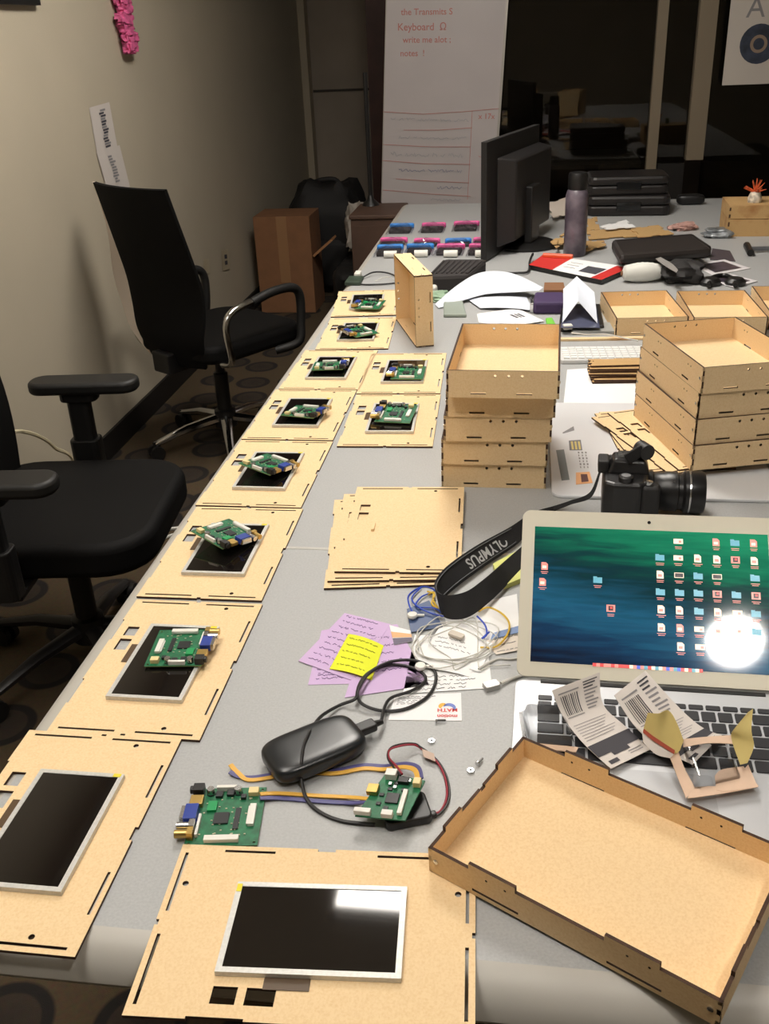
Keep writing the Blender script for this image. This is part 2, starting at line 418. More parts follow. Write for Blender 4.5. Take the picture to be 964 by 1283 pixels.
panel_me = panel_mesh('laser_cut_panel')
# screen
LW, LL, LT = .100, .165, .0058
lcd0 = thing('lcd_screen', 'x', 'screen')
f = MB(); b = .0055
f.prism(rect(-LW/2, LW/2, -LL/2, LL/2), 0, LT - .0014)
for x0, x1, y0, y1 in ((-LW/2, -LW/2 + b, -LL/2, LL/2), (LW/2 - b, LW/2, -LL/2, LL/2), (-LW/2 + b, LW/2 - b, -LL/2, -LL/2 + b), (-LW/2 + b, LW/2 - b, LL/2 - b, LL/2)):
    f.box(x0, x1, y0, y1, LT - .0014, LT)
f.build('bezel', lcd_metal, lcd0)
MB().box(-LW/2 + b, LW/2 - b, -LL/2 + b, LL/2 - b, LT - .0013, LT - .0006).build('glass', lcd_glass, lcd0)
MB().box(LW/2 - .012, LW/2 - .003, LL/2 - .0055, LL/2 - .0005, LT, LT + .0004).build('yellow_sticker', M('yellow_tape', (232, 214, 50), .6), lcd0)
MB().box(-LW/2 - .012, -LW/2, -.003, .038, .0002, .0008).build('ribbon_tail', M('flex_brown', (86, 66, 44), .4), lcd0)
GRP_P = 'panels laid out along the table'
G_L = 'screens on the wooden panels'
G_B = 'circuit boards on the screens'
def ord_(k): return ['', 'second', 'third', 'fourth', 'fifth', 'sixth', 'seventh'][k]
row = [ # x, y, rot, where
    (-.486, .697, 0, 'at the table corner, with no board on its screen'),
    (-.4637, .997, 0, 'in the edge row, next to the corner panel'),
    (-.4688, 1.3056, .008, 'in the edge row, beside the tabletop seam'),
    (-.4742, 1.611, -.004, 'in the edge row, second from the tabletop seam'),
    (-.475, 1.917, 0, 'in the edge row, third from the tabletop seam'),
    (-.469, 2.222, 0, 'in the edge row, fourth from the tabletop seam'),
    (-.452, 2.533, .05, 'in the edge row, beside the tray on edge'),
    (-.478, 2.853, .10, 'ending the edge row, by the coiled black wire'),
    (-.274, 1.890, .03, 'between tall tray stack and edge row, near loose panels'),
    (-.285, 2.197, .03, 'between tall tray stack, edge row and tray on edge'),
    (-.180, .5995, PI / 2 + .05, 'turned sideways, one corner under the big tray'),
]
spots = []
for i, (x, y, r, wh) in enumerate(row):
    p = mk('laser_cut_panel', panel_me); p.location = (x, y, TZ + .0002); p.rotation_euler = (0, 0, r)
    tag(p, 'slotted tan fibreboard panel ' + wh, 'panel', GRP_P)
    s = lcd0 if i == 0 else copy_tree(lcd0)
    dx, dy = (.0, .0)
    s.location = (x + (.004 if i == 0 else .003) , y - .003, TZ + PT + .0003); s.rotation_euler = (0, 0, r + (.012 if i == 10 else 0))
    tag(s, 'silver-rimmed black screen on the panel ' + wh.replace('no board on its screen', 'no circuit board'), 'screen', G_L)
    spots.append((s.location.copy(), r))

# circuit boards
BW, BD = .076, .084
def make_board():
    t = thing('circuit_board', 'x', 'circuit board')
    B = .0016; z = .004
    o = outline(BW, BD)
    me = plate('board', o, [circ(-.034, -.038, .0016), circ(.034, -.038, .0016), circ(.034, .038, .0016)], B, (pcb, M('pcb_edge', (120, 140, 90), .6)))
    mk('board', me, t).location = (0, 0, z)
    z += B
    solder = MB()
    rnd = random.Random(3)
    for k in range(26): 
        x, y = rnd.uniform(-.033, .033), rnd.uniform(-.038, .038); solder.cyl((x, y, 0.0022), (x, y, .0042), .0007, .0002, 5)
    tag(solder.build('solder_pins', steel, t), kind='stuff')
    MB().rbox(-.013, .003, -.012, .004, z, z + .0018, .0008).build('main_chip', chip_black, t)
    MB().rbox(.009, .0145, -.020, .010, z, z + .0018, .0005).build('flat_chip', chip_black, t)
    MB().box(-.022, -.012, .006, .020, z, z + .003).build('green_terminal', M('green_plastic', (24, 150, 84), .4), t)
    m = MB(); m.box(.024, .031, -.016, .014, z, z + .004); m.box(.0225, .024, -.014, .012, z, z + .0025); bev(m.build('panel_connector', white_plastic, t), .0004)
    m = MB(); m.box(-.018, .018, -.038, -.031, z, z + .005); m.box(-.015, .015, -.0315, -.0305, z + .001, z + .004); bev(m.build('ribbon_connector', white_plastic, t), .0004)
    bev(MB().box(-.036, -.031, -.034, -.004, z, z + .006).build('side_connector', white_plastic, t), .0005)
    bev(MB().box(-.029, -.026, -.030, .0, z, z + .005).build('slim_connector', white_plastic, t), .0005)
    v = MB(); v.rbox(-.044, -.030, -.012, .010, z, z + .010, .001)
    vo = bev(v.build('video_socket', blue_plastic, t), .0006)
    s = MB(); s.prism([(-.013, -.004), (.013, -.004), (.011, .004), (-.011, .004)], 0, .004); 
    so = s.build('metal_shell', steel, vo); so.rotation_euler = (PI / 2, 0, -PI / 2); so.location = (-.044, -.001, z + .005)
    so.scale = (.8, 1, 1)
    for k, y in enumerate((-.018, -.029)):
        r = MB(); r.cyl((-.036, y, z + .005), (-.049, y, z + .005), .0045, .0045, 12); r.box(-.036, -.030, y - .005, y + .005, z, z + .010)
        r.build('audio_socket', steel if k == 0 else brass, t, smooth=True)
    h = MB(); h.box(-.042, -.028, .013, .027, z, z + .006); bev(h.build('hdmi_socket', brass, t), .0005)
    j = MB(); j.box(-.041, -.029, .030, .041, z, z + .010); j.cyl((-.041, .0355, z + .005), (-.0445, .0355, z + .005), .0045, .0045, 12); bev(j.build('power_jack', black_plastic, t), .0006)
    for x, y in ((-.022, .034), (.008, .034)):
        c = MB(); c.lathe([(.0042, 0), (.0042, .0070), (.0038, .0076), (.0005, .0076)], 14); o = c.build('capacitor', steel, t, smooth=True); o.location = (x, y, z)
        MB().lathe([(.0048, 0), (.0048, .0012), (.0004, .0012)], 12).build('capacitor_base', black_plastic, t, loc=(x, y, z))
    for x, y, w_ in ((.0, .032, .008), (-.012, .030, .008), (.015, .026, .006)):
        bev(MB().box(x - w_/2, x + w_/2, y - w_/2, y + w_/2, z, z + .004).build('inductor', chip_black, t), .0008)
    bev(MB().box(.020, .031, .028, .037, z, z + .006).build('power_connector', beige_plastic, t), .0005)
    bev(MB().box(-.016, .006, .037, .041, z, z + .006).build('pin_header', white_plastic, t), .0004)
    sm = MB()
    for k in range(46):
        x, y = rnd.uniform(-.026, .030), rnd.uniform(-.029, .026); sm.box(x - .001, x + .001, y - .0006, y + .0006, z, z + .0008)
    tag(sm.build('chip_resistors', M('smd_parts', (196, 186, 160), .5), t), kind='stuff')
    return t
board0 = make_board()
# (panel index, px, py, heading, tilt x, tilt y, what sets it apart)
bl = [
    (1, 225, 808, PI + .10, 0, 0, 'on the edge-row screen next to the bare-screen corner panel'),
    (2, 283, 672, PI - .55, .16, -.12, 'leaning on the screen beside the tabletop seam'),
    (3, 336, 584, PI - .45, .14, -.10, 'leaning on the screen second from the tabletop seam'),
    (4, 382, 516, PI - .2, .10, 0, 'on the edge-row screen third from the tabletop seam'),
    (5, 412, 458, PI + .1, .08, 0, 'on the edge-row screen fourth from the tabletop seam'),
    (6, 450, 415, .75, .06, .05, 'turned cornerwise on the screen beside the tray standing on edge'),
    (7, 464, 381, -.12, .06, 0, 'on the screen of the last panel, next to the coiled black wire'),
    (8, 497, 518, -.10, .10, 0, 'on the screen between tall tray stack and loose panel pile'),
    (9, 512, 466, .0, .04, 0, 'on the screen between tall tray stack and tray on edge'),
]
for k, (pi, px, py, hd, tx, ty, wh) in enumerate(bl):
    b_ = board0 if k == 0 else copy_tree(board0)
    zb = TZ + PT + LT
    p = at(px, py, zb + .008)
    lift = .5 * BD * abs(math.sin(tx)) + .5 * BW * abs(math.sin(ty))
    b_.location = (p.x, p.y, zb + lift * .75 - (.0015 if lift == 0 else .0)); b_.rotation_euler = (tx, ty, hd)
    tag(b_, 'green circuit board ' + wh, 'circuit board', G_B)
tb1 = copy_tree(board0); c_ = at(284, 1022, TZ + .004)
tb1.location = (c_.x, c_.y, TZ - .0020); tb1.rotation_euler = (0, 0, .13)
tag(tb1, 'green circuit board lying flat on the grey table beside the power bank', 'circuit board', 'circuit boards on the screens')

# ------------------------------------------------------------------ wooden trays
TW, TL, TH, TT = .186, .280, .047, .0035
def wall_plate(name, L, H, kind, mats):
    k_ = H / .047
    if kind == 'front':
        top = []; h = [circ(x, H / 2 - .009, .0026, 8) for x in (-.012, .010, .032)]
        h += [rect(x - .013, x + .013, -H / 2 + .006, -H / 2 + .0092) for x in (-.040, .036)]
    elif kind == 'plain':
        top = []; h = [circ(x, H / 2 - .009, .0026, 8) for x in (-.012, .010, .032)]
    elif kind == 'side':
        top = []; h = [rect(x - .014, x + .014, -H / 2 + .006, -H / 2 + .0092) for x in (-.07, .07)] + [circ(x, H / 2 - .013, .0015, 6) for x in (-.062, -.050, .078, .09)]
    elif kind == 'step_long':
        top = [(.046, .096, -.007), (.184, .234, -.007)]; h = [rect(x - .025, x + .025, -H / 2 + .005, -H / 2 + .008) for x in (-.069, .069)] + [circ(x, H / 2 - .004, .0014, 6) for x in (-.078, -.058, .062, .082)]
    else:
        top = [(.028, .058, -.006), (.128, .158, -.006), (.084, .092, .003)]; h = []
    e = [(.010 * k_, .022 * k_, .0035), (.032 * k_, .041 * k_, .0035)]
    return plate(name, outline(L, H, top=[(a, b_, d) for a, b_, d in top], left=e if kind in ('front', 'plain', 'step_short') else (), right=e if kind in ('front', 'plain', 'step_short') else ()), h, TT, mats)
def make_tray(mats, stepped=False, label='x', cat='tray', TL=TL, TH=TH, TW=TW):
    t = thing('wooden_tray', label, cat, group='wooden trays')
    me = plate('tray_floor', outline(TW - 2 * TT, TL - 2 * TT), [], TT, mats); mk('floor', me, t).location = (0, 0, .003)
    hh = TH
    sd = wall_plate('side_wall', TL, hh, 'step_long' if stepped else 'side', mats)
    a = mk('wall', sd, t); a.rotation_euler = (PI / 2, 0, PI / 2); a.location = (TW / 2 - TT, 0, hh / 2)
    a = mk('wall', sd, t); a.rotation_euler = (PI / 2, 0, -PI / 2); a.location = (-TW / 2 + TT, 0, hh / 2)
    fr = wall_plate('end_wall', TW, hh, 'step_short' if stepped else 'front', mats)
    bk = wall_plate('end_wall', TW, hh, 'step_short' if stepped else 'plain', mats)
    a = mk('wall', fr, t); a.rotation_euler = (PI / 2, 0, 0); a.location = (0, -TL / 2 + TT, hh / 2)
    a = mk('wall', bk, t); a.rotation_euler = (PI / 2, 0, PI); a.location = (0, TL / 2 - TT, hh / 2)
    sm = MB(); sm.lathe([(.0028, 0), (.0028, .0009), (.0016, .0014), (.0004, .0014)], 10)
    sme = sm.mesh('screw', steel)
    for sx in (-1, 1):
        for sy in (-1, 1):
            s = mk('screw', sme, t); s.location = (sx * TW / 2, sy * (TL / 2 - .0085), hh * .55); s.rotation_euler = (0, sx * PI / 2, 0)
    return t
tray0 = make_tray((mdf, burnt)); used0 = [False]
def tray(x, y, z, rz, label, rot=None, group='wooden trays'):
    t = tray0 if not used0[0] else copy_tree(tray0); used0[0] = True
    t.location = (x, y, z); t.rotation_euler = rot if rot else (0, 0, rz); tag(t, label, 'tray', group); return t
LS = [(-.048, 1.706, .0), (-.047, 1.700, .0), (-.043, 1.694, .01), (-.037, 1.690, .0), (-.029, 1.655, -.03)]
nm = ['bottom', 'second from bottom', 'middle', 'second from top', 'top']
for k, (x, y, r) in enumerate(LS):
    tray(x, y, TZ + .0003 + k * (TH + .0002), r, 'wooden tray, %s of the tall five-tray stack by the fanned panels' % nm[k], group='five-tray stack')
RS = [(.352, 1.78, .27), (.352, 1.785, .27), (.355, 1.79, .26), (.357, 1.785, .255)]
nm = ['bottom', 'second from bottom', 'second from top', 'top']
for k, (x, y, r) in enumerate(RS):
    tray(x, y, TZ + .0150 + k * (TH + .0002), r, 'wooden tray, %s of the four-tray stack beside the camera' % nm[k], group='four-tray stack')
tray(.318, 2.655, TZ + .0003, .08, 'open empty wooden tray beside the folded paper tent, behind the four-tray stack', group='trays behind the stacks')
tray(.522, 2.655, TZ + .0003, .02, 'open empty wooden tray pushed against the tray beside the paper tent', group='trays behind the stacks')
tray(.728, 2.70, TZ + .0003, -.03, 'wooden tray next to the two white-bordered photo cards', group='trays behind the stacks')
# tray standing on its long side
st = tray(0, 0, 0, 0, 'wooden tray standing on its long edge beside the row of panels')
r = math.radians(18)
c_ = Vector((-.298, 2.545, TZ + TW / 2 + .0003))
X = Vector((0, 0, 1)); Yv = Vector((-math.sin(r), math.cos(r), 0)); Zv = X.cross(Yv)
mm = Matrix((X, Yv, Zv)).transposed().to_4x4(); mm.translation = c_ - Zv * TH / 2; st.matrix_world = mm
# the big tray with the stepped rim, one corner on the laptop
BTL, BTW = .287, .184
big = make_tray((mdf_material('mdf_board_amber', (236, 206, 160), (226, 192, 144), (196, 136, 66)), burnt), True, 'large stepped-rim wooden tray overlapping the laptop palm rest and table front', 'tray', BTL, .032, BTW)
big['group'] = 'wooden trays'
r = math.radians(-29)
A = Vector((-.079, .678, TZ + .0042))
ux = Vector((math.cos(r), math.sin(r), -.004)).normalized(); vy = Vector((-math.sin(r), math.cos(r), .05)).normalized()
nz = ux.cross(vy).normalized(); vy = nz.cross(ux)
# tray local: long axis Y -> along ux ; short axis X -> along -vy
mm = Matrix((-vy, ux, nz)).transposed().to_4x4(); mm.translation = A + ux * BTL / 2 + vy * BTW / 2; big.matrix_world = mm
# fanned pile of loose panels
plain_me = panel_mesh('loose_panel', holes=True)
G = 'loose panel pile'
for k, (px, py, rz, lab) in enumerate(((487, 677, .13, 'lowest fibreboard panel of the fanned three-panel pile, its edge showing'), (495, 670, .09, 'middle fibreboard panel of the fanned three-panel pile'), (507, 661, .045, 'top fibreboard panel of the fanned pile, two square cutouts and an offcut on it'))):
    c_ = at(px, py, TZ + .004 * k); p = mk('loose_panel', plain_me); p.location = (c_.x, c_.y, TZ + .0003 + k * .0037); p.rotation_euler = (0, 0, rz); tag(p, lab, 'panel', G)
c_ = at(468, 661, TZ + .012); o = bev(MB().box(-.0025, .0025, -.012, .012, 0, .004).build('wood_offcut', mdf, loc=(c_.x, c_.y, TZ + .0003 + 3 * .0037), rot=(0, 0, .03)), .0005); tag(o, 'tiny wooden offcut lying on the fanned panel pile', 'offcut')
# panels under the four-tray stack
G = 'panels under the four-tray stack'
for k, (x, y, rz, lab) in enumerate(((.318, 1.80, .12, 'lowest fibreboard panel under the four-tray stack'), (.322, 1.795, .23, 'second fibreboard panel sticking out under the four-tray stack'),
        (.335, 1.79, .42, 'third fibreboard panel twisted out from under the four-tray stack'), (.362, 1.80, .36, 'top fibreboard panel directly beneath the four-tray stack'))):
    p = mk('loose_panel', plain_me); p.location = (x, y, TZ + .0003 + k * .0036); p.rotation_euler = (0, 0, rz); tag(p, lab, 'panel', G)
# ------------------------------------------------------------------ sheet helpers
def rows_fn(rows):
    """surface through rows of (left px, right px, z); u across, v along the rows"""
    Lp = catmull([at(a[0], a[1], z[0] if isinstance(z, tuple) else z) for a, b, z in rows], 8)
    Rp = catmull([at(b[0], b[1], z[1] if isinstance(z, tuple) else z) for a, b, z in rows], 8)
    n = len(Lp) - 1
    def f(u, v):
        t = v * n; i = min(int(t), n - 1); q = t - i
        a = Lp[i].lerp(Lp[i + 1], q); b = Rp[i].lerp(Rp[i + 1], q); return a.lerp(b, u)
    return f
def lifted(f, off):
    def g(u, v):
        e = .01; a = Vector(f(min(u + e, 1), v)) - Vector(f(max(u - e, 0), v)); b = Vector(f(u, min(v + e, 1))) - Vector(f(u, max(v - e, 0)))
        n = a.cross(b); n.normalize()
        if n.z < 0: n = -n
        return Vector(f(u, v)) + n * off
    return g
def patch(mb, f, u0, u1, v0, v1, off=.0004, nu=2, nv=2, mi=0):
    g = lifted(f, off); mb.grid(lambda a, b: g(u0 + (u1 - u0) * a, v0 + (v1 - v0) * b), nu, nv, 0, mi)
def scrib(mb, f, u0, u1, v, amp=.012, w_=.0004, seed=1, off=.0005, mi=0, step=.012):
    rnd = random.Random(seed); g = lifted(f, off); pts = []; u = u0
    segs = []
    while u < u1:
        pts.append(g(u, v + rnd.uniform(-amp, amp))); u += step
        if rnd.random() < .12 and len(pts) > 2: segs.append(pts); pts = []; u += step * 1.5
    if len(pts) > 2: segs.append(pts)
    for p in segs: mb.tube(p, w_, 4, mi)
def quad_fn(px, z, bow=0.):
    P = [at(a, b, z) for a, b in px]           # TL TR BR BL
    def f(u, v):
        p = P[0].lerp(P[1], u).lerp(P[3].lerp(P[2], u), v); return p + Vector((0, 0, bow * 4 * u * (1 - u)))
    return f
def sheet(name, label, cat, px, z, m, th=.0003, bow=0., group=None, n=6):
    f = quad_fn(px, z + th, bow); o = MB().grid(f, n, n, th).build(name, m, world=True, smooth=False)
    tag(o, label, cat, group); return o, f

# ------------------------------------------------------------------ open laptop
LAP = (.001, .9772, TZ); lw = .325
lap = thing('laptop', 'open silver laptop with a green wave desktop on its screen', 'laptop', LAP, math.radians(-1.2))
zb = lambda y: .0160 + (y / .227) * .0105
b = MB(); pr = rrect(0, lw, -.227, .003, .012, 4)
nn = len(pr); b.add([(x, y, .001) for x, y in pr] + [(x, y, zb(y)) for x, y in pr], [tuple(range(nn - 1, -1, -1)), tuple(range(nn, 2 * nn))] + [(i, (i + 1) % nn, nn + (i + 1) % nn, nn + i) for i in range(nn)])
alu = M('laptop_aluminium', (206, 208, 212), .42, .35)
b.build('base', alu, lap)
lidm = M('laptop_lid_warm_lit', (202, 196, 178), .45, .2)  # silver lid; the cream cast of the room light is put into its colour
lid = MB().prism(rrect(0, lw, .004, .2265, .011, 5), -.005, 0).build('lid', lidm, lap, loc=(0, .002, .0175), rot=(math.radians(41), 0, 0))
MB().cyl((.03, .001, .0135), (lw - .03, .001, .0135), .0045, n=12).build('hinge', black_plastic, lap)
scr_m = bpy.data.materials.new('laptop_desktop'); scr_m.use_nodes = True
def screen_nodes(m, strength):
    nt = m.node_tree; b = nt.nodes['Principled BSDF']; N = nt.nodes.new; L = nt.links.new
    b.inputs['Base Color'].default_value = (.004, .004, .005, 1); b.inputs['Roughness'].default_value = .06; b.inputs['Specular IOR Level'].default_value = .5
    tc = N('ShaderNodeTexCoord'); mp = N('ShaderNodeMapping'); mp.inputs['Rotation'].default_value = (0, 0, -.45); mp.inputs['Scale'].default_value = (1.2, 7, 1)
    L(tc.outputs['Generated'], mp.inputs['Vector'])
    n = N('ShaderNodeTexNoise'); n.inputs['Scale'].default_value = 3.2; n.inputs['Detail'].default_value = 7; n.inputs['Distortion'].default_value = .5; L(mp.outputs[0], n.inputs['Vector'])
    sep = N('ShaderNodeSeparateXYZ'); L(tc.outputs['Generated'], sep.inputs[0])
    a = N('ShaderNodeMath'); a.operation = 'MULTIPLY_ADD'; a.inputs[1].default_value = .38; L(sep.outputs['X'], a.inputs[0]); L(sep.outputs['Y'], a.inputs[2])
    c = N('ShaderNodeMath'); c.operation = 'MULTIPLY_ADD'; c.inputs[1].default_value = .46; L(n.outputs['Fac'], c.inputs[0]); L(a.outputs[0], c.inputs[2])
    r = N('ShaderNodeValToRGB'); e = r.color_ramp.elements
    e[0].position = .16; e[0].color = lin((10, 20, 40)) + (1,); e[1].position = .97; e[1].color = lin((34, 148, 104)) + (1,)
    for p, q in ((.30, (18, 54, 84)), (.44, (30, 92, 120)), (.54, (18, 72, 92)), (.62, (6, 50, 56)), (.70, (8, 64, 60)), (.80, (14, 112, 82))):
        x = e.new(p); x.color = lin(q) + (1,)
    sc_ = N('ShaderNodeMath'); sc_.operation = 'MULTIPLY'; sc_.inputs[1].default_value = .63; L(c.outputs[0], sc_.inputs[0])
    L(sc_.outputs[0], r.inputs['Fac']); L(r.outputs['Color'], b.inputs['Emission Color']); b.inputs['Emission Strength'].default_value = strength
screen_nodes(scr_m, .9)
MB().box(.0165, lw - .0165, .0225, .2035, 0, .0004).build('screen', scr_m, lid)
MB().lathe([(.0022, 0), (.0022, .0004), (.0002, .0004)], 14).build('webcam', black_gloss, lid, loc=(lw / 2, .2145, 0))
# icons and dock on the screen
bpy.context.view_layer.update()
inv = lid.matrix_world.inverted()
def scr(zx, zy):
    px, py = 660 + zx / 3.171, 640 + zy / 3.171
    o = inv @ CAM; d = inv.to_3x3() @ ray(px, py); t = -o.z / d.z; p = o + d * t; return p.x, p.y
em = lambda n, c: M(n, c, .3, emit=.8)
ims = [em('icon_cream', (236, 214, 190)), em('icon_folder', (86, 150, 168)), em('icon_pink', (214, 130, 120)), em('icon_dark', (40, 30, 34)), em('icon_blue', (70, 90, 190)), em('icon_red', (190, 60, 60))]
ic = MB()
icons = [(72,220,'d'),(64,283,'d'),(283,275,'f'),(335,388,'p'),(603,122,'i'),(753,126,'d'),(828,128,'f'),(902,130,'d'),(530,186,'f'),(603,188,'i'),(680,190,'w'),(756,194,'w'),(830,196,'p'),(905,200,'w'),(531,254,'w'),(606,257,'b'),(682,260,'f'),(757,263,'b'),(908,268,'f'),(532,323,'f'),(608,326,'f'),(683,328,'f'),(758,332,'p'),(834,335,'f'),(912,339,'p'),(535,392,'w'),(608,396,'w'),(685,400,'f'),(760,404,'w'),(838,407,'i'),(912,410,'f'),(536,464,'w'),(610,467,'d'),(686,471,'i'),(762,475,'w'),(838,478,'i'),(915,482,'f'),(613,540,'w'),(690,542,'i'),(980,205,'w'),(984,275,'f'),(985,345,'w')]
z0, z1 = .0005, .0008
for x, y, k in icons:
    cx, cy = scr(x, y)
    if cx > lw - .0165 - .007: continue
    if k in 'wd': 
        ic.prism([(cx - .0042, cy - .0052), (cx + .0042, cy - .0052), (cx + .0042, cy + .0026), (cx + .0016, cy + .0052), (cx - .0042, cy + .0052)], z0, z1, 0 if k == 'w' else 2)
        ic.box(cx - .0028, cx + .0022, cy - .003, cy + .0005, z1, z1 + .0002, 2 if k == 'w' else 0)
    elif k == 'f':
        ic.box(cx - .0056, cx + .0056, cy - .0042, cy + .0034, z0, z1, 1); ic.box(cx - .0056, cx - .001, cy + .0034, cy + .0046, z0, z1, 1)
    elif k == 'i': ic.box(cx - .0058, cx + .0058, cy - .0034, cy + .0034, z0, z1, 0); ic.box(cx + .0005, cx + .004, cy - .002, cy + .001, z1, z1 + .0002, 2)
    elif k == 'p': ic.box(cx - .0054, cx + .0054, cy - .0046, cy + .0046, z0, z1, 2); ic.box(cx - .003, cx + .003, cy - .003, cy + .003, z1, z1 + .0002, 3); ic.box(cx - .001, cx + .002, cy - .001, cy + .002, z1 + .0002, z1 + .0003, 5)
    else: ic.box(cx - .0058, cx + .0058, cy - .0034, cy + .0034, z0, z1, 0); ic.box(cx - .005, cx + .005, cy - .0026, cy + .0026, z1, z1 + .0002, 3)
    for q in range(2):
        hw = .0052 - .001 * q + random.uniform(-.001, .0006); ic.box(cx - hw, cx + hw, cy - .0082 - q * .0022, cy - .0074 - q * .0022, z0, z1, 2)
rnd = random.Random(5)
for k in range(30):
    x = 270 + k * 14.6; y = 612 + k * .85; cx, cy = scr(x, y); ic.box(cx - .0022, cx + .0022, cy - .002, cy + .0022, z0, z1, rnd.choice((0, 1, 2, 4, 5, 5, 2)))
tag(ic.build('desktop_icons', ims, lid), kind='stuff')
# keyboard
key_m = M('laptop_key', (38, 38, 42), .5)
def keymesh(wk, hk): 
    m = MB(); m.rbox(-wk / 2, wk / 2, -hk / 2, hk / 2, 0, .0014, .0014, 2); return m.mesh('key', key_m)
tilt = math.atan2(.0105, .227)
rowsk = [(-.0300, .0075, [1.0] * 14), (-.0455, .0155, [1] * 13 + [1.5]), (-.0645, .0155, [1.5] + [1] * 13), (-.0835, .0155, [1.75] + [1] * 11 + [1.75]), (-.1025, .0155, [2.25] + [1] * 10 + [2.25]), (-.1220, .017, [1, 1, 1, 1.25, 5, 1.25, 1, 1, 1, 1])]
cache = {}
for y, h, ws in rowsk:
    tot = sum(ws); pitch = .273 / tot; x = .026
    for q in ws:
        wk = q * pitch - .003
        kk = (round(wk, 5), h)
        if kk not in cache: cache[kk] = keymesh(wk, h)
        o = mk('key', cache[kk], lap); o.location = (x + q * pitch / 2, y, zb(y) + .0001); o.rotation_euler = (tilt, 0, 0); x += q * pitch
tp = MB(); tp.prism(rrect(.110, .215, -.216, -.140, .004, 3), 0, .0003)
for v in tp.v: v.z += zb(v.y)
tp.build('trackpad', M('trackpad_alu', (190, 192, 196), .45, .3), lap)

# ------------------------------------------------------------------ packaging on the laptop
cardm = M('card_back_white', (214, 206, 200), .7); prt = [M('print_dark', (66, 64, 70), .7), M('print_grey', (136, 132, 134), .7)]
def pack_card(label, rows, flip):
    f = rows_fn(rows); o = MB().grid(f, 8, 24, .0006).build('packaging_card', cardm, world=True, smooth=True); tag(o, label, 'packaging', 'torn packaging cards')
    p = MB(); U = (lambda u: 1 - u) if flip else (lambda u: u)
    pu = lambda a, b_, c, d, mi=0, nu=2, nv=2: patch(p, f, U(a), U(b_), c, d, .0005, nu, nv, mi)
    for k in range(9): pu(.10 + k * .044, .10 + k * .044 + random.choice((.016, .026)), .13, .33, 0, 1, 6)
    pu(.08, .52, .09, .105, 1); pu(.08, .5, .35, .36, 1)
    for k in range(9): pu(.62, .93 - .05 * (k % 3), .05 + k * .033, .064 + k * .033, 0 if k < 3 else 1)
    for k in range(7): pu(.08, .90 - .07 * (k % 4), .45 + k * .032, .456 + k * .032, 1)
    pu(.0, 1., .70, .83, 0, 8, 4); pu(.3, .7, .825, .87, 0, 3, 2); pu(.08, .30, .90, .95, 0); pu(.6, .92, .89, .90, 1); pu(.6, .92, .92, .93, 1)
    p.build('print', prt, o, world=True)
    return o
ZL = TZ
pack_card('white barcode packaging card propped on the laptop keys beside the clear shell', [((692, 865), (752, 842), .794), ((707, 900), (756, 882), .772), ((733, 933), (784, 910), .7625), ((766, 963), (815, 939), .7565)], False)
pack_card('white barcode packaging card lying under the torn yellow flap on the laptop', [((770, 871), (809, 840), .788), ((797, 911), (850, 885), .770), ((830, 938), (880, 911), .7625), ((868, 958), (905, 921), .760)], False)
# torn blister with peach card frame
tan = M('torn_card_peach', (216, 186, 162), .8, noise=(40, .06)); yel = M('torn_card_yellow', (206, 186, 118), .8, noise=(30, .06)); red = M('card_stripe_red', (160, 66, 44), .7)
tbk = thing('torn_blister_pack', 'torn clear blister pack with peach card frame and yellow flaps', 'packaging', at(888, 965, TZ + .010))
def tp_(name, m, rows, nu=5, nv=14, th=.0006): return MB().grid(rows_fn(rows), nu, nv, th).build(name, m, tbk, world=True, smooth=True)
tp_('card_frame', tan, [((835, 936), (850, 940), .770), ((846, 965), (858, 962), .762), ((860, 1000), (872, 988), .757)])
tp_('card_frame', tan, [((862, 1000), (868, 986), .7572), ((880, 998), (885, 985), .7575), ((912, 993), (912, 982), .758), ((950, 986), (938, 958), .759)])
tp_('torn_flap', tan, [((896, 972), (898, 990), .758), ((905, 964), (915, 991), .7585), ((932, 960), (951, 985), .7590)])
tp_('card_frame', tan, [((856, 926), (857, 936), .777), ((885, 923), (888, 931), .772), ((918, 921), (920, 932), .774)])
fl = tp_('yellow_flap', yel, [((812, 893), (806, 916), (.800, .780)), ((826, 894), (818, 926), (.806, .778)), ((838, 890), (832, 936), (.806, .774)), ((848, 905), (846, 944), (.798, .770)), ((857, 928), (852, 940), (.784, .775))])
tp_('yellow_flap', yel, [((944, 888), (938, 893), .800), ((942, 915), (920, 914), .790), ((945, 935), (917, 926), .778), ((937, 956), (928, 958), .766)])
tp_('red_stripe', red, [((807, 913), (806, 918), (.7835, .7800)), ((820, 923), (819, 928), (.7815, .7785)), ((846, 940), (845, 945), (.774, .7712))], 2, 10)
tp_('grey_edge', cardm, [((805, 918), (806, 930), (.779, .772)), ((819, 928), (822, 945), (.777, .768)), ((845, 945), (840, 950), (.771, .766))], 2, 10)
def shell(px, z0_, h, ins, parent):
    P0 = [at(a, b_, z0_) for a, b_ in px]; c = sum(P0, Vector()) / 4
    P1 = [c + (p - c) * ins + Vector((0, 0, h)) for p in P0]
    m = MB(); m.add(P0 + P1, [(4, 5, 6, 7), (0, 1, 5, 4), (1, 2, 6, 5), (2, 3, 7, 6), (3, 0, 4, 7)]); return m
sh = shell([(852, 938), (915, 934), (930, 978), (870, 990)], TZ + .0165, .011, .82, tbk); o = sh.build('clear_shell', clear_plastic, tbk, world=True); bev(o, .003, 3)
cs = thing('clear_blister_shell', 'empty clear plastic blister shell at the laptop left edge', 'packaging', at(680, 910, TZ + .012))
o = shell([(655, 893), (705, 895), (722, 938), (662, 932)], TZ + .0155, .018, .85, cs).build('clear_shell', clear_plastic, cs, world=True); bev(o, .003, 3)
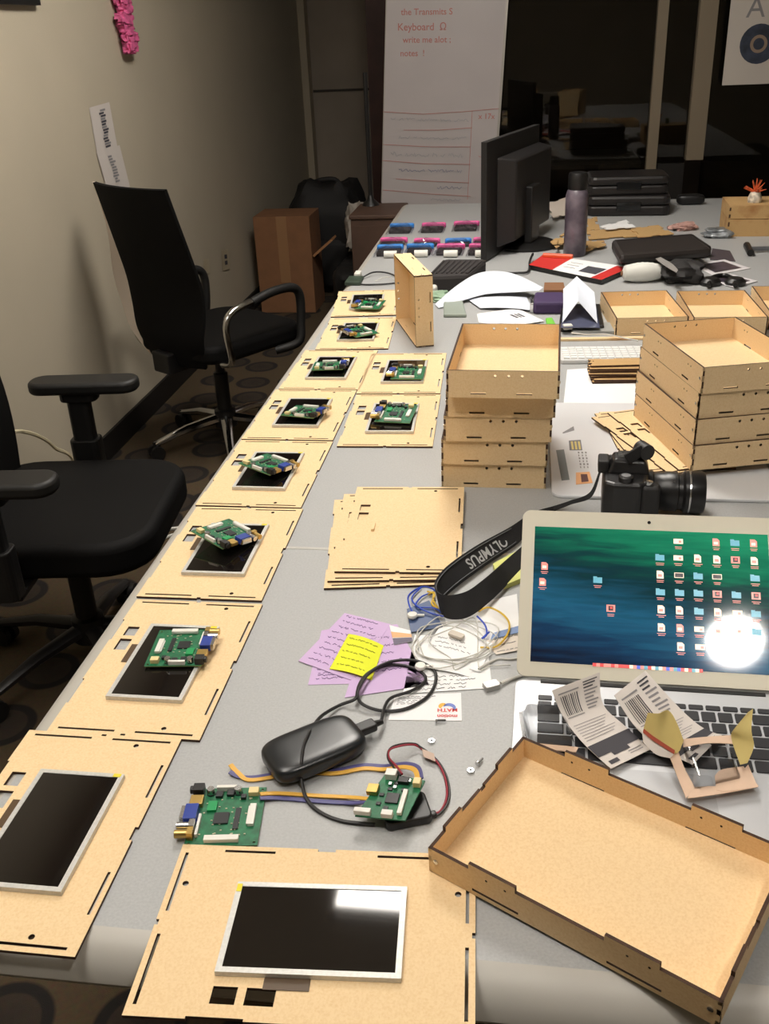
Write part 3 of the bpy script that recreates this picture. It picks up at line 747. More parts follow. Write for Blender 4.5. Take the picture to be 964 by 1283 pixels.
for q in (((650, 885), (702, 886), (702, 890), (650, 889)), ((650, 889), (654, 889), (661, 928), (656, 928)), ((662, 930), (725, 936), (722, 942), (660, 936))):
    MB().grid(quad_fn(q, TZ + .0180), 3, 3, .0012).build('card_rim', tan if q[0][0] == 662 else clear_plastic, cs, world=True)

# ------------------------------------------------------------------ camera with its strap
cp = at(822, 646, TZ)
dsl = thing('digital_camera', 'black interchangeable-lens camera with lens turned sideways, behind the open laptop', 'camera', (cp.x - .028, cp.y + .020, TZ + .0008), -.05)
rub = M('camera_rubber', (30, 29, 30), .6, bump=(900, .3)); cam_b = M('camera_body', (27, 26, 27), .38)
b = MB(); b.prism([(-.062, -.052), (-.045, -.062), (-.002, -.062), (.008, -.05), (.012, -.02), (.012, .058), (.004, .064), (-.050, .064), (-.060, .056)], 0, .074); bev(b.build('body', cam_b, dsl), .007, 3)
h = MB(); h.add([(-.055, -.022, .072), (.014, -.022, .072), (.014, .030, .072), (-.055, .030, .072), (-.045, -.014, .097), (.006, -.012, .095), (.006, .02, .095), (-.045, .022, .097)], [(0, 3, 2, 1), (4, 5, 6, 7), (0, 1, 5, 4), (1, 2, 6, 5), (2, 3, 7, 6), (3, 0, 4, 7)]); bev(h.build('viewfinder_hump', cam_b, dsl), .005, 3)
e = MB(); e.rbox(-.070, -.052, -.014, .022, .070, .092, .004); bev(e.build('eyecup', rub, dsl), .003)
g = MB(); g.prism([(.0, -.064), (.026, -.062), (.030, -.045), (.026, -.032), (.0, -.032)], .004, .070); bev(g.build('grip', rub, dsl), .006, 3)
MB().lathe([(.012, 0), (.012, .007), (.0105, .0085), (.0005, .0085)], 20).build('mode_dial', M('dial_black', (34, 33, 34), .35), dsl, loc=(-.026, -.045, .074), smooth=True)
MB().lathe([(.0075, 0), (.0075, .0006), (.0004, .0006)], 18).build('dial_cap', M('dial_silver', (150, 150, 152), .4, .6), dsl, loc=(-.026, -.045, .0826))
MB().lathe([(.007, 0), (.007, .004), (.0005, .0045)], 16).build('shutter_button', steel, dsl, loc=(.010, -.049, .071), smooth=True)
m = MB(); m.box(-.038, -.018, -.006, .014, .096, .0985); m.box(-.038, -.018, -.006, -.003, .0985, .101); m.box(-.038, -.018, .011, .014, .0985, .101); m.build('hot_shoe', steel, dsl)
lens = MB(); lens.lathe([(.034, .012), (.034, .020), (.032, .022), (.032, .040), (.0335, .042), (.0335, .060), (.031, .062), (.031, .068), (.0355, .072), (.0355, .100), (.033, .104), (.030, .104), (.028, .092), (.0005, .088)], 32, axis='X', c=(0, .0, .0365))
lo = lens.build('lens', M('lens_black', (24, 23, 24), .35), dsl, smooth=True)
MB().lathe([(.0358, .078), (.0358, .0805)], 32, axis='X', c=(0, 0, .0365)).build('silver_ring', steel, lo)
MB().lathe([(.0005, .0895), (.0275, .0895)], 28, axis='X', c=(0, 0, .0365)).build('front_glass', black_gloss, lo)
tm = text_mesh('14-42mm', .007, M('lens_mark', (150, 150, 148), .6)); o = mk('lettering', tm, lo); o.matrix_local = frame_matrix((.052, -.022, .0365 + .0262), (0, -.75, .66), (-1, 0, 0))
lv = MB(); lv.rbox(-.016, .016, -.0025, .0025, 0, .020, .002); o = bev(lv.build('strap_pad', rub, dsl), .002); o.location = (-.008, -.012, .098); o.rotation_euler = (0, -.55, .25)
lv = MB(); lv.cyl((0, -.012, 0), (0, .012, 0), .013, n=20); o = lv.build('lens_cap', M('cap_black', (40, 39, 39), .5), dsl, smooth=True); o.location = (.002, .0, .109); o.rotation_euler = (0, .5, .5)
# strap: ribbon standing on edge, looping out beyond the laptop lid
strap_m = M('strap_webbing', (26, 25, 27), .8, bump=(1200, .4))
def wp(px, py, z): return at(px, py, z + .002)
bot = [dsl.location + Vector((-.062, .03, .055)), wp(742, 622, TZ + .030), wp(715, 632, TZ + .012), wp(694, 640, TZ + .002)]
top = [dsl.location + Vector((-.062, .042, .060)), wp(740, 616, TZ + .036), wp(715, 627, TZ + .017), wp(694, 634, TZ + .006)]
def ribbon(bt, tp2, name, mat_, th=.0016, k=8):
    B = catmull(bt, k); T = catmull(tp2, k); n = len(B) - 1
    def f(u, v):
        t = v * n; i = min(int(t), n - 1); q = t - i; return B[i].lerp(B[i + 1], q).lerp(T[i].lerp(T[i + 1], q), u)
    o = MB().grid(f, 3, n, th).build(name, mat_, smooth=True, world=True); return o, f
def under(o, parent):
    o.parent = parent; bpy.context.view_layer.update(); o.matrix_parent_inverse = parent.matrix_world.inverted(); return o
bpy.context.view_layer.update()
o, _ = ribbon(bot, top, 'thin_strap', strap_m); under(o, dsl)
bot2 = [wp(694, 640, TZ + .002), wp(672, 658, TZ + .003), wp(648, 682, TZ + .003), wp(610, 708, TZ + .004), wp(572, 736, TZ + .004), wp(553, 756, TZ + .003), wp(560, 774, TZ + .004), wp(585, 774, TZ + .007), wp(612, 755, TZ + .006), wp(640, 728, TZ + .004), wp(668, 700, TZ + .003)]
top2 = [wp(694, 634, TZ + .006), wp(668, 642, TZ + .020), wp(640, 660, TZ + .026), wp(598, 683, TZ + .028), wp(560, 710, TZ + .030), wp(546, 732, TZ + .031), wp(556, 745, TZ + .032), wp(582, 742, TZ + .034), wp(606, 726, TZ + .031), wp(636, 700, TZ + .025), wp(664, 676, TZ + .020)]
o, sf = ribbon(bot2, top2, 'neck_strap', strap_m, .002); under(o, dsl)
# piping and lettering on the strap
pp = MB()
for u in (.12, .88): pp.tube([sf(u, v / 60) + Vector((0, -.0006, .0012)) for v in range(12, 36)], .0007, 4)
q = pp.build('strap_piping', M('strap_grey', (96, 96, 100), .7), world=True); under(q, dsl)
a0 = sf(.5, .205); a1 = sf(.5, .36); mid = sf(.5, .285)
tm = text_mesh('OLYMPUS', .0235, M('strap_print', (188, 188, 190), .6), bold=.0004); o = mk('lettering', tm)
up = (sf(.1, .285) - sf(.9, .285)); mt = frame_matrix(mid, a1 - a0, up)
nrm = Vector((mt[0][2], mt[1][2], mt[2][2])); mt.translation = mid + nrm * .0012; o.matrix_world = mt
bpy.context.view_layer.update(); under(o, dsl)
# ------------------------------------------------------------------ notes, cards and papers on the near table
purple = M('purple_paper', (204, 176, 216), .8); yellow_note = M('yellow_note_paper', (226, 232, 40), .75)
def note(label, px, z, m, lines, seed, cat='note', group=None, bow=0., name='paper_note', ink_=None, v0=.12, v1=.85, u0=.08, u1=.9):
    o, f = sheet(name, label, cat, px, z, m, group=group, bow=bow)
    if lines:
        p = MB(); rn = random.Random(seed)
        for k in range(lines):
            v = v0 + (v1 - v0) * k / max(1, lines - 1); scrib(p, f, u0 + rn.uniform(0, .05), u1 - rn.uniform(0, .25), v, .018, .00035, seed * 10 + k, step=.016)
        tag(p.build('handwriting', ink_ or M('pen_ink', (112, 88, 140), .8), o, world=True), kind='stuff')
    return o, f
G = 'purple notes'
note('purple handwritten note half hidden under the other purple notes', [(403, 790), (470, 778), (470, 856), (386, 858)], TZ + .0003, purple, 8, 1, group=G, v0=.55, v1=.9)
note('purple handwritten note touching the black cable loop', [(460, 786), (498, 782), (538, 858), (432, 874)], TZ + .0008, purple, 5, 2, group=G, v0=.2, v1=.7)
note('purple handwritten note on top, poking toward the panel row', [(432, 768), (490, 782), (440, 852), (374, 828)], TZ + .0014, purple, 9, 3, group=G, v0=.05, v1=.9)
note('bright yellow square sticky note on the purple notes', [(437, 794), (481, 809), (466, 852), (413, 838)], TZ + .0021, yellow_note, 5, 4, ink_=M('olive_ink', (120, 124, 40), .8), bow=.003)
bc, f = sheet('business_card', 'white business card with a red, orange and blue logo', 'card', [(495, 871), (578, 868), (579, 903), (487, 902)], TZ + .0003, M('card_white', (236, 235, 236), .6), .0004)
lg = MB()
g_ = lifted(f, .0003)
def arc(cu, cv, r0, r1, a0, a1, ru, rv, mi): lg.grid(lambda u, v: g_(cu + (r0 + (r1 - r0) * v * math.sin(PI * u) ** .5) * ru * math.cos(a0 + (a1 - a0) * u), cv + (r0 + (r1 - r0) * v * math.sin(PI * u) ** .5) * rv * math.sin(a0 + (a1 - a0) * u)), 14, 2, 0, mi)
arc(.80, .62, .75, 1.25, math.radians(195), math.radians(260), .13, .24, 0)
arc(.80, .66, .75, 1.2, math.radians(235), math.radians(350), .13, .24, 1)
lg.build('logo_swirl', [M('logo_orange', (240, 180, 70), .6), M('logo_blue', (110, 130, 200), .6)], bc, world=True)
lred = M('logo_red', (214, 66, 60), .6)
def card_text(body, size, u, v, m, parent):
    tm = text_mesh(body, size, m, bold=.0002); o = mk('lettering', tm, parent); c = f(u, v)
    x = (f(.2, v) - f(.8, v)); up = f(u, .9) - f(u, .1); mt = frame_matrix(c + Vector((0, 0, .0005)), x, up)
    mt.translation -= parent.location; o.matrix_local = mt
card_text('MATH', .0090, .80, .63, lred, bc); card_text('motion', .0085, .80, .85, lred, bc)
p = MB()
for k in range(5): scrib(p, f, .06, .62 if k == 0 else .42, .10 + k * .07, .012, .0003, 40 + k, step=.012)
tag(p.build('small_print', ink_soft, bc, world=True), kind='stuff')
# white papers
G = 'loose white papers'
note('white printed sheet under the tangled white earphones', [(556, 766), (648, 744), (652, 800), (572, 845)], TZ + .0003, paper, 0, 5, 'paper', G, name='paper_sheet')
note('white sheet reaching from the purple notes toward the laptop', [(520, 795), (610, 800), (617, 862), (505, 869)], TZ + .0008, paper, 4, 6, 'paper', G, name='paper_sheet', ink_=ink_soft, v0=.75, v1=.95)
note('white folded sheet on top of the white papers', [(553, 782), (611, 800), (588, 848), (520, 836)], TZ + .0014, paper, 3, 8, 'paper', G, name='paper_sheet', ink_=ink_soft, v0=.3, v1=.5, bow=.003)
note('small white slip beside the tangled earphones, toward the laptop', [(600, 800), (618, 806), (602, 842), (588, 838)], TZ + .0026, paper, 0, 8, 'paper', G, name='paper_slip')
note('cream torn paper partly under the laptop lid', [(606, 803), (660, 790), (664, 812), (622, 820)], TZ + .0018, M('paper_cream', (222, 212, 200), .8), 3, 9, 'paper', G, name='paper_sheet', ink_=ink_soft)
o, f2 = sheet('blue_card', 'dark blue plastic card beside the blue wires', 'card', [(510, 763), (538, 752), (555, 785), (515, 792)], TZ + .0021, M('card_blue', (66, 86, 126), .45), .0007)
o2, _ = sheet('blue_card', 'blue card edge among white papers near the laptop', 'card', [(618, 793), (650, 784), (652, 792), (615, 801)], TZ + .0030, M('card_blue2', (104, 132, 180), .5), .0007)
bk, fb = sheet('orange_striped_card', 'white card with orange and grey stripes beside the blue card', 'card', [(488, 783), (515, 790), (517, 803), (494, 808)], TZ + .0019, paper, .0006)
p = MB(); patch(p, fb, 0, 1, .35, .65, .0003, 2, 2, 0); patch(p, fb, 0, 1, .68, 1., .0003, 2, 2, 1); p.build('stripes', [M('stripe_orange', (232, 178, 130), .7), M('stripe_grey', (110, 104, 122), .7)], bk, world=True)
# white earphone tangle
rn = random.Random(12)
ep = thing('earphones', 'tangled white earphone cable on the white papers', 'earphones', at(575, 815, TZ + .003))
pts = [(636, 862), (620, 850)]
c0 = (573, 805)
pts = []
for k in range(30):
    a = k * 1.05 + rn.uniform(-.4, .4); rr = 24 + 22 * rn.random()
    pts.append((c0[0] + rr * 1.25 * math.cos(a) + rn.uniform(-6, 6), c0[1] + rr * .75 * math.sin(a) + rn.uniform(-4, 4)))
zz = [TZ + .0055 + .0025 * math.sin(k * 2.3) for k in range(len(pts))]
P = [at(a, b_, z) for (a, b_), z in zip(pts, zz)] + [at(600, 835, TZ + .004), at(615, 834, TZ + .003), at(640, 833, TZ + .003)]
MB().tube(catmull(P, 6), .0009, 5).build('cable', white_cable, ep, world=True, smooth=True)
for px, py in ((517, 772), (527, 836)):
    c = at(px, py, TZ + .006); m = MB(); m.lathe([(.0005, -.004), (.005, -.003), (.0075, .001), (.0065, .004), (.0005, .005)], 16, c=c); m.tube([c, c + Vector((.008, .004, -.001)), c + Vector((.016, .006, -.002))], .0022, 8)
    m.build('earbud', white_plastic, ep, world=True, smooth=True)
m = MB(); c = at(572, 797, TZ + .0075); m.rbox(-.011, .011, -.005, .005, 0, .004, .002); o = m.build('cable_slider', M('slider_beige', (196, 186, 172), .5), ep, smooth=False); o.location = c - ep.location; o.rotation_euler = (0, 0, -.5)
# thin cables by the laptop
def cable(name, label, px, r, m, z=None, cat='cable', n=6, k=6, parent=None, closed=False):
    P = []
    for q in px: P.append(at(q[0], q[1], (q[2] if len(q) > 2 else 0.) + TZ + r))
    o = MB().tube(catmull(P, k), r, n).build(name, m, parent, world=True, smooth=True)
    if label: tag(o, label, cat)
    return o
cable('white_cable', 'thin white cable with slim plug pointing at the laptop', [(600, 838, .004), (622, 826), (640, 826), (660, 823)], .0016, white_cable)
mg = thing('charger_plug', 'silver laptop charger plug with white lead on the table', 'charger', at(620, 862, TZ))
cable('lead', None, [(628, 856, .002), (640, 851, .001), (655, 846), (668, 843)], .0021, white_cable, parent=mg)
m = MB(); c = at(616, 862, TZ); m.rbox(-.010, .010, -.007, .007, 0, .007, .002); o = bev(m.build('plug', M('plug_alu', (176, 174, 170), .35, .7), mg), .001); o.location = c - mg.location + Vector((0, 0, .0003)); o.rotation_euler = (0, 0, .5)
cable('blue_wire', 'blue insulated wire looping beside the strap', [(520, 772, .004), (513, 758), (513, 745), (530, 735), (545, 740), (528, 748, .003), (522, 760, .004), (545, 762, .004), (556, 772, .005), (530, 764, .006), (516, 750, .003), (528, 736, .002)], .0012, M('blue_wire', (50, 80, 190), .5), cat='wire')
cable('blue_wire', 'short blue wire on the white papers near the laptop', [(598, 772, .006), (608, 783, .006), (610, 795, .006), (604, 800, .006), (613, 792, .006)], .0012, M('blue_wire', (50, 80, 190), .5), cat='wire')
cable('yellow_wire', 'yellow wire coil between blue wire and strap', [(537, 745, .003), (544, 742, .004), (543, 752, .005), (549, 762, .004), (541, 756, .003), (545, 745, .005), (536, 741, .002)], .0014, M('yellow_wire', (222, 184, 60), .5), cat='wire')
cable('yellow_wire', 'long yellow wire arching over the white papers', [(600, 766, .006), (612, 761, .008), (628, 768, .008), (638, 780, .006), (636, 795, .006), (622, 810, .004), (602, 811, .004)], .0014, M('yellow_wire', (222, 184, 60), .5), cat='wire')
pad_m = M('pale_green_pad', (214, 216, 130), .8)
for px, lab in ([(618, 706), (648, 690), (652, 703), (624, 722)], 'pale yellow-green note pad beside the strap, upper of two'), ([(628, 724), (650, 708), (660, 722), (632, 733)], 'pale yellow-green note pad at the laptop lid edge, lower of two'):
    o = MB().grid(quad_fn(px, TZ + .0085), 3, 3, .008).build('note_pad', pad_m, world=True); tag(o, lab, 'note pad')
# black power bank and its cable
pb = thing('power_bank', 'glossy black rounded power bank with looped cable on the table', 'power bank', at(395, 950, TZ) + Vector((0, 0, .0032)), .66)
L_, W_, H_ = .058, .034, .023
m = MB()
def sq(a, e): return math.copysign(abs(a) ** e, a)
def pbf(u, v):
    th_ = (v - .5) * PI; ph = (u - .5) * 2 * PI
    return Vector((L_ * sq(math.cos(th_), .35) * sq(math.cos(ph), .45), W_ * sq(math.cos(th_), .35) * sq(math.sin(ph), .45), H_ / 2 + H_ / 2 * sq(math.sin(th_), .55)))
m.grid(pbf, 40, 20); o = m.build('case', M('power_bank_black', (26, 29, 32), .3, spec=.6), pb, smooth=True); o.location = (0, 0, .0003)
m = MB(); m.rbox(L_ - .003, L_ + .022, -.008, .008, .006, .016, .003); bev(m.build('plug', black_plastic, pb), .002)
MB().cyl((L_ + .02, 0, .011), (L_ + .032, 0, .010), .0045, .003, 10).build('strain_relief', black_plastic, pb, smooth=True)
bpy.context.view_layer.update()
e0 = pb.matrix_world @ Vector((L_ + .03, 0, .010))
P = [e0] + [at(a, b_, TZ + z) for a, b_, z in ((487, 877, .006), (515, 866, .005), (531, 856, .003), (532, 846, .002), (515, 836, .003), (488, 833, .004), (462, 843, .005), (449, 862, .007), (452, 880, .008), (475, 890, .004), (505, 889, .003), (532, 876, .003), (545, 858, .003), (544, 840, .004), (522, 828, .006), (490, 829, .008), (463, 843, .010), (449, 864, .012), (445, 876, .010), (425, 884, .004), (402, 898, .012), (388, 918, .026), (381, 935, .0262), (378, 955, .0258), (378, 975, .010), (384, 1000, .004), (402, 1018, .002), (430, 1029, .002), (470, 1033, .003))]
MB().tube(catmull(P, 7), .0021, 7).build('cable', black_cable, world=True, smooth=True)
cb = bpy.data.objects['cable']
cb = [o for o in bpy.data.objects if o.name.startswith('cable') and o.parent is None and 'label' not in o][0]; under(cb, pb)
# driver board on its dark base
db = thing('driver_board', 'small green driver board tilted on a dark clip, wires attached', 'circuit board', at(497, 1010, TZ), 0)
P4 = [at(445, 1022, TZ + .016), at(484, 968, TZ + .020), at(533, 978, TZ + .024), at(508, 1028, TZ + .020)]
def bq(u, v): return P4[0].lerp(P4[3], u).lerp(P4[1].lerp(P4[2], u), v)
m = MB(); m.grid(bq, 3, 3, .0016); m.build('board', pcb, db, world=True)
ax = (P4[3] - P4[0]).normalized(); ay = (P4[1] - P4[0]).normalized(); an = ax.cross(ay).normalized()
def onb(name, u, v, wx, wy, h, m_, sm=.0005):
    c = bq(u, v); mb = MB(); mb.box(-wx / 2, wx / 2, -wy / 2, wy / 2, 0, h); o = bev(mb.build(name, m_, db), sm)
    mt = Matrix((ax, an.cross(ax), an)).transposed().to_4x4(); mt.translation = c - db.location + an * .0001; o.matrix_local = mt; return o
onb('main_chip', .52, .45, .014, .014, .002, chip_black); onb('ribbon_connector', .78, .38, .005, .034, .004, white_plastic); onb('plug_socket', .12, .06, .018, .006, .006, white_plastic)
onb('plug_socket', .62, .06, .012, .007, .006, white_plastic); onb('wire_socket', .20, .93, .012, .010, .008, white_plastic); onb('wire_socket', .88, .86, .008, .009, .007, beige_plastic)
onb('usb_socket', .02, .55, .012, .012, .006, brass); onb('button_block', .55, .86, .012, .008, .005, black_plastic)
for u, v in ((.3, .3), (.35, .65), (.25, .5), (.65, .68), (.5, .22), (.4, .8)): onb('chip', u, v, .005, .004, .0015, chip_black, .0002)
for u, v in ((.3, .74), (.68, .88), (.45, .68)):
    o = onb('capacitor', u, v, .004, .004, .004, steel)
c = at(500, 1030, TZ); m = MB()
m.rbox(-.022, .028, -.018, .022, 0, .011, .006); m.box(-.010, .016, .006, .016, .011, .017); m.box(.024, .034, -.012, -.004, 0, .006)
o = bev(m.build('clip_base', black_plastic, db), .002); o.location = Vector((c.x + .004, c.y + .008, TZ + .0003)) - db.location; o.rotation_euler = (0, 0, .35)
# ribbons of yellow and blue wire
ym = M('ribbon_yellow', (222, 172, 72), .5); bm_ = M('ribbon_blue', (84, 82, 132), .5)
def flatwire(pxs, parent, m, w_=.0032):
    P = [at(a, b_, TZ + z) for a, b_, z in pxs]; MB().tube(catmull(P, 6), w_, 6, flat=.35).build('wire', m, parent, world=True, smooth=True)
rb = thing('ribbon_cable', 'yellow and blue two-wire ribbon joining both green boards', 'cable', at(395, 1002, TZ))
flatwire([(326, 995, .007), (350, 994, .002), (400, 997, .002), (440, 999, .004), (462, 1001, .015)], rb, ym); flatwire([(326, 1000, .006), (350, 1000, .002), (400, 1004, .002), (440, 1006, .003), (458, 1005, .014)], rb, bm_)
rb = thing('ribbon_cable', 'yellow and blue ribbon with loose ends passing under the power bank', 'cable', at(400, 972, TZ))
flatwire([(289, 958, .004), (298, 968, .003), (312, 977, .002), (345, 973, .002), (380, 968, .0015), (420, 969, .002), (455, 963, .002), (480, 964, .003), (505, 961, .014), (520, 965, .022), (524, 978, .024)], rb, ym)
flatwire([(288, 967, .004), (300, 973, .002), (318, 974, .002), (345, 970, .002), (380, 965, .0015), (420, 965, .002), (455, 959, .002), (482, 960, .003), (508, 957, .014), (524, 962, .022), (528, 976, .024)], rb, bm_)
rw = thing('red_black_wires', 'twisted red and black wires looping out of the tilted driver board', 'wire', at(530, 970, TZ))
def wirepx(pxs, m, parent, r=.0013): MB().tube(catmull([at(a, b_, TZ + z) for a, b_, z in pxs], 7), r, 6).build('wire', m, parent, world=True, smooth=True)
wirepx([(504, 970, .026), (497, 960, .024), (488, 950, .018), (488, 940, .014), (500, 935, .012), (515, 933, .010), (524, 935, .006), (534, 943, .004), (548, 955, .003), (558, 975, .002), (560, 998, .002), (552, 1016, .003), (538, 1020, .004), (520, 1024, .010)], M('red_wire', (150, 40, 56), .5), rw)
wirepx([(502, 972, .026), (494, 962, .023), (486, 949, .017), (490, 937, .013), (505, 932, .012), (520, 932, .008), (527, 936, .006), (537, 943, .004), (551, 956, .003), (561, 976, .002), (563, 1000, .002), (553, 1018, .003), (536, 1026, .004), (525, 1030, .006)], black_cable, rw)
o = MB().grid(quad_fn([(529, 938), (544, 944), (546, 954), (531, 948)], TZ + .006), 3, 3, .0006).build('tape_flag', M('tape_pinkish', (190, 166, 150), .6), rw, world=True)
# screws and nuts
def screw(px, py, a, label):
    c = at(px, py, TZ); t = thing('screw', label, 'screw', (c.x, c.y, TZ + .0031), a, 'loose screws')
    MB().lathe([(.0029, 0), (.0029, .002), (.0012, .0023)], 12, axis='X').build('head', steel, t, smooth=True)
    m = MB(); m.lathe([(.0014, .002)] + [(.0014 if k % 2 else .0011, .002 + .0007 * k) for k in range(1, 15)] + [(.0004, .0125)], 10, axis='X'); m.build('thread', M('screw_grey', (120, 118, 116), .35, .9), t)
screw(546, 905, .1, 'small steel screw touching the business card'); screw(598, 960, 1.05, 'small steel screw beside the nut by the big tray')
for px, py, lab in ((541, 930, 'small steel hex nut between business card and red-black wires'), (590, 967, 'small steel hex nut beside the screw by the big tray')):
    c = at(px, py, TZ); m = MB(); k6 = [(.0042 * math.cos(PI / 3 * k), .0042 * math.sin(PI / 3 * k)) for k in range(6)]
    me = plate('hex_nut', k6, [circ(0, 0, .0019, 10)], .0026, (steel, steel)); o = mk('hex_nut', me); o.location = (c.x, c.y, TZ + .0003); o.rotation_euler = (0, 0, .3); tag(o, lab, 'nut', 'loose nuts')
# ------------------------------------------------------------------ white panel, keyboard and offcuts between the stacks
WP = .006
wp_m = M('white_gloss_panel', (222, 223, 226), .3)
wd = thing('flat_case', 'flat white plastic case with slot, print and orange sticker between the stacks', 'case', (.25, 1.76, TZ))
m = MB(); m.prism(rrect(-.195, .195, -.232, .232, .02, 4), 0.0003, WP); o = bev(m.build('body', wp_m, wd), .0015)
fz = TZ + WP + .0002
def wdq(name, px, m, th=.0003, z=fz, parent=wd): return MB().grid(quad_fn(px, z + th), 3, 3, th).build(name, m, parent, world=True)
wdq('slot', [(697, 564), (707, 563), (714, 601), (704, 602)], M('slot_grey', (126, 132, 134), .6))
gq = wdq('print_grid', [(713, 552), (728, 551), (730, 564), (714, 564)], M('grid_grey', (110, 110, 116), .6))
for k in range(3): wdq('grid_bar', [(715.5 + 4.4 * k, 553), (718 + 4.4 * k, 553), (719.5 + 4.4 * k, 563), (717 + 4.4 * k, 563)], M('grid_yellow', (206, 186, 110), .6), .0003, fz + .0004)
wdq('arrow_print', [(705, 542), (719, 534), (720, 539), (706, 543)], ink_soft)
stk = wdq('sticker', [(722, 592), (739, 591), (743, 605), (722, 607)], M('sticker_orange', (236, 176, 122), .6))
wdq('sticker_letters', [(728, 594), (736, 594), (738, 603), (729, 604)], M('sticker_brown', (92, 50, 44), .6), .0003, fz + .0004)
p = MB()
for k, x in enumerate((724, 728.5, 733)):
    f_ = quad_fn([(x, 566), (x + 2.4, 566), (x + 6, 588), (x + 3.4, 588)], fz + .0004)
    for q in range(6): patch(p, f_, .1, .9 - .3 * (q % 2), q / 6, q / 6 + .1, .0001, 1, 1)
tag(p.build('small_print', ink_soft, wd, world=True), kind='stuff')
note('bright white sheet between the white flat case and the white keyboard', [(711, 463), (792, 458), (800, 505), (706, 510)], TZ + .0003, M('paper_bright', (240, 240, 242), .7), 0, 3, 'paper', None, name='paper_sheet')
# raise things that stand on the white panel
for ob in list(bpy.data.objects):
    if ob.parent is None and ob.get('group') in ('four-tray stack', 'panels under the four-tray stack'):
        ob.location.z += WP + .0005; ob.location.y -= .012
        if ob['group'].startswith('panels'): ob.location.x -= .045
kb = thing('keyboard', 'slim white keyboard lying behind the white flat case', 'keyboard', (.225, 2.335, TZ), .05)
bev(MB().rbox(-.14, .14, -.056, .056, .0003, .010, .01).build('body', M('kb_body', (206, 206, 206), .5), kb), .002)
m = MB()
for r_ in range(5):
    for c_ in range(15): x = -.13 + c_ * .0178; y = -.045 + r_ * .0185; m.box(x, x + .0145, y, y + .0145, .010, .0125)
tag(m.build('keys', M('kb_keys', (232, 232, 230), .5), kb), kind='stuff')
tag(bev(MB().box(-.15, .15, -.008, .008, 0, .006).build('wood_strip', mdf, loc=(.21, 2.475, TZ + .0003), rot=(0, 0, .06)), .0006), 'thin tan wooden strip lying beyond the white keyboard', 'wood strip')
tag(bev(MB().box(-.06, .11, -.04, .045, 0, .010).build('grey_board', M('grey_board', (150, 152, 150), .5), loc=(.185, 2.560, TZ + .0003), rot=(0, 0, .04)), .002), 'flat grey plastic board beside the black tablet', 'board')
cable('white_cable', 'thin white cable crossing the grey board by the black tablet', [(716, 417, .011), (735, 419, .0105), (760, 419, .0105), (785, 424, .0105), (800, 427, .010)], .0018, white_cable)
m = MB(); c = at(716, 417, TZ); tag(bev(MB().box(-.012, .012, -.010, .010, 0, .012).build('adapter', white_plastic, loc=(c.x - .01, c.y, TZ + .0108), rot=(0, 0, .2)), .002), 'small white power adapter on the grey board edge', 'adapter')
G = 'stacked narrow panels'
names_ = ['lowest', 'second', 'third', 'fourth', 'fifth', 'sixth', 'uppermost']
sme = plate('narrow_panel', outline(.135, .05, left=[(.012, .02, .004), (.032, .04, .004)], top=[(.03, .06, .003)]), [circ(-.058, .008, .002, 6)], .0045, (mdf_darker, burnt))
for k in range(7):
    o = mk('narrow_panel', sme); o.location = (.222 + random.uniform(-.008, .008), 2.155 + random.uniform(-.006, .006) + .006 * k, TZ + .0006 + .0047 * k); o.rotation_euler = (0, 0, .05 + random.uniform(-.05, .05))
    tag(o, 'dark-edged narrow wood panel, %s of the small pile by the four-tray stack' % names_[k], 'panel', G)

# ------------------------------------------------------------------ clutter in the middle of the table
def boxpx(name, label, cat, px, h, m, z=TZ, bv=.004, group=None, parent=None):
    P = [at(a, b_, z + .0003) for a, b_ in px]; mb = MB(); Q = [p + Vector((0, 0, h)) for p in P]
    mb.add(P + Q, [(0, 3, 2, 1), (4, 5, 6, 7), (0, 1, 5, 4), (1, 2, 6, 5), (2, 3, 7, 6), (3, 0, 4, 7)])
    o = mb.build(name, m, parent, world=True)
    if bv: bev(o, bv, 2)
    if label: tag(o, label, cat, group)
    return o
bt = thing('tablet', 'black tablet in a case under the folded white paper tent', 'tablet', at(728, 400, TZ))
boxpx('case', None, None, [(700, 416), (757, 416), (752, 388), (704, 388)], .018, black_plastic, parent=bt)
boxpx('screen', None, None, [(703, 411), (752, 411), (748, 387), (706, 387)], .0015, M('tablet_glass', (84, 88, 112), .2), z=TZ + .0182, bv=0, parent=bt)
tw = M('paper_cool', (214, 220, 232), .8)
ZT = TZ + .02
tn = thing('paper_tent', 'white paper folded into a tent standing on the black tablet', 'paper', at(727, 400, ZT))
MB().grid(rows_fn([((706, 362), (723, 346), (ZT + .055, ZT + .075)), ((706, 382), (724, 362), (ZT + .03, ZT + .06)), ((705, 404), (725, 377), (ZT + .001, ZT + .045))]), 6, 10, .0006).build('fold_face', tw, tn, world=True)
MB().grid(rows_fn([((723, 346), (745, 366), (ZT + .075, ZT + .055)), ((724, 362), (747, 384), (ZT + .06, ZT + .03)), ((725, 377), (749, 405), (ZT + .045, ZT + .001))]), 6, 10, .0006).build('fold_face', tw, tn, world=True)
o = MB().grid(rows_fn([((545, 381), (550, 386), TZ + .004), ((575, 356), (588, 374), (TZ + .040, TZ + .012)), ((604, 341), (612, 368), (TZ + .052, TZ + .018)), ((641, 342), (645, 366), (TZ + .052, TZ + .022)), ((681, 360), (676, 364), TZ + .030)]), 8, 28, .0008).build('crumpled_paper', tw, world=True, smooth=True); tag(o, 'large bent white paper in front of the monitor stand', 'paper')
note('white crumpled sheet under the large bent white paper', [(585, 374), (660, 372), (668, 389), (602, 386)], TZ + .0055, tw, 0, 1, 'paper', None, .004, 'crumpled_paper')
